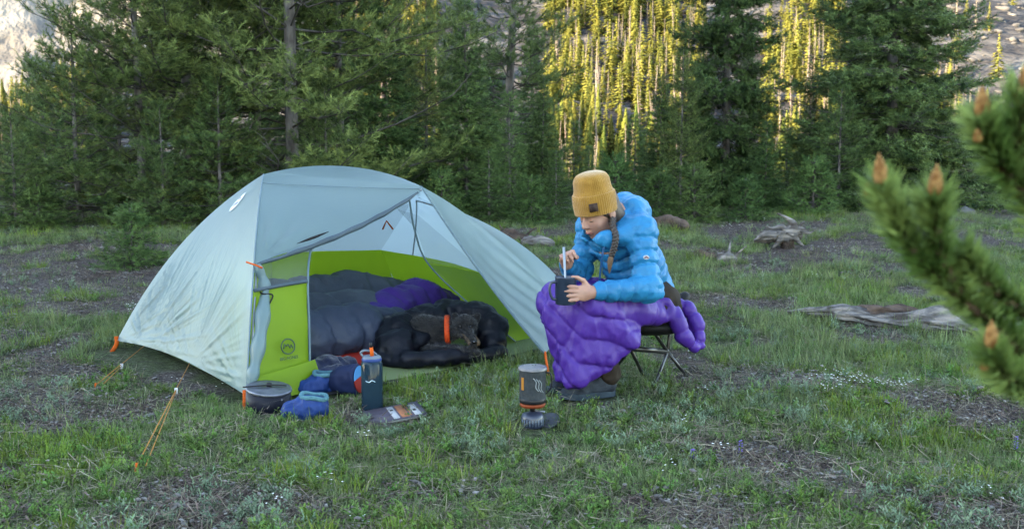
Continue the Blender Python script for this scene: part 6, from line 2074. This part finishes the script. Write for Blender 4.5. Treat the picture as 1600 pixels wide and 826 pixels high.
# ---- mug and spoon
mg = thing('mug', 'dark blue enamel mug held on the knee', 'mug', tuple(mug_c - [0, 0, 0.057]))
M_mug = mat('navy_enamel', (0.010, 0.018, 0.034), (0.016, 0.026, 0.046), scale=30, rough=0.3, spec=0.5)
b0 = mug_c - np.array([0, 0, 0.057])
obj('mug_body', make_mesh('mug_body', *lathe([(0, 0), (0.040, 0.0), (0.0435, 0.004), (0.0455, 0.110), (0.0475, 0.114), (0.046, 0.117), (0.0435, 0.113), (0.041, 0.008), (0, 0.006)], 40, b0)), M_mug, mg)
obj('tea', make_mesh('tea', *lathe([(0, 0.085), (0.0425, 0.085)], 32, b0)), mat('dark_tea', (0.03, 0.012, 0.005), rough=0.1), mg)
hd_ = np.array([-0.93, -0.36, 0.0])
obj('handle', make_mesh('handle', *tube(spline([b0 + hd_ * 0.044 + [0, 0, 0.095], b0 + hd_ * 0.068 + [0, 0, 0.092], b0 + hd_ * 0.074 + [0, 0, 0.06], b0 + hd_ * 0.062 + [0, 0, 0.028], b0 + hd_ * 0.043 + [0, 0, 0.022]], 24), 0.0058, 8)), M_mug, mg)
spn = thing('spoon', 'clear folding spoon held upright in the mug', 'spoon', tuple(b0 + [0, 0, 0.05]))
t0_, t1_ = b0 + np.array([0.0, 0.0, 0.06]), at(881, 386, 4.305)
obj('spoon_handle', make_mesh('spoon_handle', *tube(np.stack([t0_, (t0_ + t1_) / 2, t1_]), [0.004, 0.005, 0.006], 8, flat=0.4)), mat('pale_clear_plastic', (0.19, 0.22, 0.25), rough=0.15, spec=0.6), spn)
obj('spoon_bowl', make_mesh('spoon_bowl', *lathe([(0, -0.03), (0.012, -0.02), (0.015, -0.005), (0.008, 0.008), (0, 0.01)], 16, t0_)), mat('pale_plastic', (0.5, 0.55, 0.6), rough=0.2), spn)

# ---- camp stool
stool = thing('camp_chair', 'low black folding camp chair under the seated person', 'chair', (0.74, 4.78, 0.0))
M_tube = mat('black_tube', (0.010, 0.010, 0.011), rough=0.35, spec=0.5)
hubF, hubB = at(985, 544, 4.62), at(1043, 549, 4.78)
hubs = np.stack([hubF, hubB])
obj('hub_bar', make_mesh('hub_bar', *tube(hubs, 0.013, 10)), M_tube, stool)
def leg(px, py, h0, name='leg'):
    e = hit(px, py)
    l_ = obj(name, make_mesh(name, *tube(np.stack([h0, e]), 0.0085, 8)), M_tube, stool)
    obj('foot', make_mesh('foot', *tube(np.stack([e + (h0 - e) * 0.06, e]), 0.012, 8)), M_plas, l_)
leg(1073, 590, hubB); leg(1022, 606, hubB + [0, 0.0, 0]); leg(1005, 588, hubF); leg(955, 585, hubF)
for h0, e in ((hubB, at(1012, 505, 4.62)), (hubB, at(1052, 470, 4.95)), (hubF, at(1000, 500, 4.95)), (hubF, at(965, 500, 4.5))):
    obj('upright', make_mesh('upright', *tube(np.stack([h0, e]), 0.0085, 8)), M_tube, stool)
F_ = Field(pel - [0.35, 0.35, 0.25], pel + [0.35, 0.35, 0.1], 0.009)
F_.ball(pel + [0.03, 0.03, -0.10], (0.20, 0.20, 0.055), 0.0)
F_.ball(pel + [0.03, 0.03, -0.03], (0.19, 0.19, 0.085), 0.01, op='cut')
F_.capsule(pel + [0.16, 0.10, -0.10], pel + [0.22, 0.16, 0.0], 0.05, 0.03, 0.03)
obj('seat', F_.mesh('seat'), M_black, stool)

# ---- purple quilt over the knees
F_ = Field((-0.02, 4.02, 0.04), (1.12, 4.98, 0.66), 0.0064)
kf = fdir * 0.035
for h_, k_, a_ in ((hipL, kneeL, ankL), (hipR, kneeR, ankR)):
    F_.capsule(h_ + fdir * 0.10 + [0, 0, 0.01], k_, 0.098, 0.088, 0.07)
    F_.capsule(k_ + [0, 0, -0.01], a_ + fdir * 0.05 + [0, 0, 0.03], 0.084, 0.074, 0.08)
# the cloth hanging from knees and thigh towards the near side
cL = [at(862, 478, 4.36), at(872, 590, 4.36), at(903, 592, 4.27), at(985, 534, 4.33), at(1000, 492, 4.42), at(925, 470, 4.27)]
F_.tri(cL[0], cL[1], cL[2], 0.026, 0.05)
F_.tri(cL[0], cL[2], cL[5], 0.030, 0.06)
F_.tri(cL[5], cL[2], cL[3], 0.028, 0.05)
F_.tri(cL[5], cL[3], cL[4], 0.030, 0.06)
# quilting: baffle lines sweep down across the cloth
gq = np.array([0.55, -0.25, 0.80])
F_.groove(lambda x, y, z: gq[0] * x + gq[1] * y + gq[2] * z + 0.025 * np.sin(x * 9) + 0.02 * np.sin(y * 11 + 1), 0.092, 0.012, 5)
gr = np.array([0.85, -0.45, -0.25])
F_.groove(lambda x, y, z: gr[0] * x + gr[1] * y + gr[2] * z + 0.03 * np.sin(z * 12), 0.20, 0.008, 10)
F_.wrinkle(0.009, 0.11, 62, stretch=(1.6, 1.6, 0.6), octv=2, mode='soft')
F_.wrinkle(0.0075, 0.065, 61, stretch=(1.4, 1.4, 0.7), octv=3)
# diagonal hem: everything below it is open
h1_, h2_ = at(900, 603, 4.30), at(992, 545, 4.40)
nv_ = np.cross(h2_ - h1_, rdir); nv_ /= np.linalg.norm(nv_)
if nv_[2] > 0: nv_ = -nv_
F_.halfspace(h1_, nv_, 0.012)
for k_, a_ in ((kneeL, ankL), (kneeR, ankR)):
    F_.capsule(k_ * 0.5 + a_ * 0.5 - fdir * 0.02, a_ - fdir * 0.04 - [0, 0, 0.1], 0.066, 0.080, 0.01, op='cut')
F_.capsule(mug_c - [0, 0, 0.06], mug_c + [0, 0, 0.1], 0.047, 0.05, 0.004, op='cut')
# side bundle along the hip with an open rolled mouth
F_.chain([at(968, 480, 4.42), at(1000, 486, 4.44), at(1025, 492, 4.50)], [0.062, 0.055, 0.05], 0.04, puff=(0.07, 0.010, 0))
qc = at(1036, 484, 4.51); qa = np.array([0.30, -0.93, 0.2]); qa /= np.linalg.norm(qa)
s1 = np.cross(qa, up_); s1 /= np.linalg.norm(s1); s2 = np.cross(s1, qa)
ring = [qc + s1 * 0.040 * math.cos(a) + s2 * 0.040 * math.sin(a) for a in np.linspace(0, 2 * PI, 13)]
F_.chain(ring, [0.018 + 0.003 * math.sin(i * 2.1) for i in range(13)], 0.012)
F_.capsule(qc - qa * 0.09, qc - qa * 0.045, 0.055, 0.050, 0.02)
# hanging end: puffy lobes with a deep fold between them
F_.chain([at(1050, 480, 4.56), at(1058, 500, 4.53), at(1068, 525, 4.53), at(1086, 543, 4.55)], [0.034, 0.040, 0.040, 0.026], 0.010, puff=(0.055, 0.010, 0))
F_.chain([at(1054, 474, 4.64), at(1074, 481, 4.63), at(1090, 505, 4.60), at(1095, 538, 4.57)], [0.032, 0.036, 0.034, 0.024], 0.008, puff=(0.055, 0.010, 0.3))
F_.ball(at(1076, 518, 4.64), (0.040, 0.045, 0.055), 0.015)
qo = obj('quilt', F_.mesh('quilt'), M_purple)
tag(qo, 'purple down quilt draped over the knees and hanging off the chair', 'quilt')
# ------------------------------------------------------------------ young pine close to the camera, its shoots reach in from the right
near = thing('young_pine', 'out of focus pine shoots with orange buds close to the camera at right', 'tree', (0.92, 1.18, -0.02))
M_near = mat('near_needles', (0.070, 0.135, 0.030), (0.240, 0.320, 0.100), scale=14, rough=0.45, trans=0.3, spec=0.12)
M_bud = mat('orange_bud', (0.14, 0.055, 0.014), (0.34, 0.19, 0.07), scale=160, rough=0.7, bump=0.004, bscale=300)
M_nbark = mat('young_bark', (0.05, 0.03, 0.018), (0.12, 0.075, 0.045), scale=30, rough=0.9)
stem_ = spline([(0.92, 1.18, -0.05), (0.93, 1.17, 0.5), (0.91, 1.19, 1.0), (0.92, 1.18, 1.6)], 30)
obj('trunk', make_mesh('trunk', *tube(stem_, np.linspace(0.015, 0.005, 30), 10)), M_nbark, near)
rn = np.random.default_rng(515)


def needles(path, dens, ln, m_=None, r0=0.0):
    P = spline(path, 40)
    D = np.gradient(P, axis=0); seg = np.linalg.norm(D, axis=1).sum(); n = int(seg * dens)
    t = rn.random(n) * 39; i = np.clip(t.astype(int), 0, 38); f = (t - i)[:, None]
    p = P[i] * (1 - f) + P[i + 1] * f
    d = D[i] / np.linalg.norm(D[i], axis=1, keepdims=True)
    a = rn.normal(0, 1, (n, 3)); a -= d * (a * d).sum(1, keepdims=True); a /= np.linalg.norm(a, axis=1, keepdims=True)
    el = 0.55 + 0.35 * rn.random((n, 1))
    nd = d * np.cos(el) + a * np.sin(el) + np.array([0, 0, 0.10])
    L_ = ln * (0.7 + 0.5 * rn.random(n))
    w = 0.0014
    tv = np.array([[-w, 0, 0], [w, 0, 0], [w * 0.9, 0.6, 0], [-w * 0.9, 0.6, 0], [0, 1, 0], [0, 0.3, w * 1.2]])
    tf = np.array([[0, 1, 2], [0, 2, 3], [3, 2, 4], [0, 5, 3], [1, 2, 5]])
    return instance(tv, tf, frames(nd, roll=rn.random(n) * 6.28), p, np.stack([np.ones(n), L_, np.ones(n)], 1))


def bud(base, d, L_, r_):
    d = np.asarray(d, float); d /= np.linalg.norm(d)
    P = np.stack([base + d * L_ * q for q in np.linspace(0, 1, 12)])
    R_ = r_ * np.array([0.8, 1.0, 1.05, 1.05, 1.0, 0.95, 0.85, 0.72, 0.56, 0.38, 0.2, 0.03])
    V, F = tube(P, R_, 12)
    k = 12 * 12
    V[:k] = np.repeat(P, 12, 0) + (V[:k] - np.repeat(P, 12, 0)) * (1 + 0.07 * np.sin(np.arange(k) * 1.9))[:, None]
    return V, F


BR = [
    # branch path (pixel, pixel, depth), stem radius, shoots
    [(1640, 600, 1.12), (1570, 525, 1.06), (1490, 455, 1.02), (1425, 385, 1.0), (1378, 300, 0.98)],
    [(1500, 460, 1.02), (1470, 400, 1.0), (1462, 345, 0.98), (1459, 318, 0.97)],
    [(1660, 420, 1.10), (1610, 320, 1.04), (1560, 250, 1.0), (1534, 195, 0.98)],
    [(1660, 640, 1.08), (1610, 610, 1.03), (1570, 585, 1.0), (1550, 555, 0.99)],
    [(1650, 520, 1.10), (1585, 478, 1.05), (1540, 440, 1.02), (1505, 400, 1.0)],
    [(1640, 330, 1.05), (1605, 270, 1.02), (1590, 215, 1.0), (1600, 150, 0.98)],
]
for k, path in enumerate(BR):
    P = [at(*q) for q in path]
    if k != 1: P = [np.array([0.92, 1.18, P[0][2] - 0.09]), np.array([0.92, 1.18, P[0][2] - 0.09]) * 0.5 + P[0] * 0.5 - [0, 0, 0.012]] + P
    b_ = obj('branch', make_mesh('branch', *tube(spline(P, 40), np.linspace(0.006, 0.004, 40), 8)), M_nbark, near)
    V, F = needles([at(*q) for q in path], 3300, 0.037)
    if k != 1: V, F = join([(V, F), needles(P[:3], 2600, 0.040)]); F = F[0]
    V2, F2 = needles([at(*q) for q in path[-2:]], 2600, 0.029)
    V, F = join([(V, F), (V2, F2)])
    tag(obj('needles', make_mesh('needles', V, F, smooth=False), M_near, b_), kind='stuff')
    tip, pre = at(*path[-1]), at(*path[-2])
    d = tip - pre; d[2] = abs(d[2]) + 0.02; d[0] *= 0.4
    if k == 4: continue
    obj('bud', make_mesh('bud', *bud(tip + d / np.linalg.norm(d) * 0.010, d, 0.030, 0.0066)), M_bud, b_)
    for q in range(2):
        dd = d / np.linalg.norm(d) + rn.normal(0, 0.35, 3)
        obj('bud', make_mesh('bud', *bud(tip - d / np.linalg.norm(d) * 0.008 + rn.normal(0, 0.006, 3), dd, 0.014, 0.0042)), M_bud, b_)
# the rest of the little tree, out of the frame
for k in range(22):
    z_ = 0.20 + k * 0.062; a_ = rn.random() * 3.0 - 1.5
    L_ = 0.38 - 0.012 * k
    p0 = np.array([0.92, 1.18, z_]); e = p0 + np.array([math.cos(a_) * L_, math.sin(a_) * L_, 0.14])
    b_ = obj('branch', make_mesh('branch', *tube(spline([p0, (p0 + e) / 2 - [0, 0, 0.01], e], 16), np.linspace(0.006, 0.003, 16), 6)), M_nbark, near)
    V, F = needles([p0 + (e - p0) * 0.05, (p0 + e) / 2, e], 2400, 0.040)
    tag(obj('needles', make_mesh('needles', V, F, smooth=False), M_near, b_), kind='stuff')
V, F = needles([(0.91, 1.19, 0.9), (0.915, 1.185, 1.3), (0.92, 1.18, 1.62)], 2400, 0.040)
tag(obj('needles', make_mesh('needles', V, F, smooth=False), M_near, near), kind='stuff')
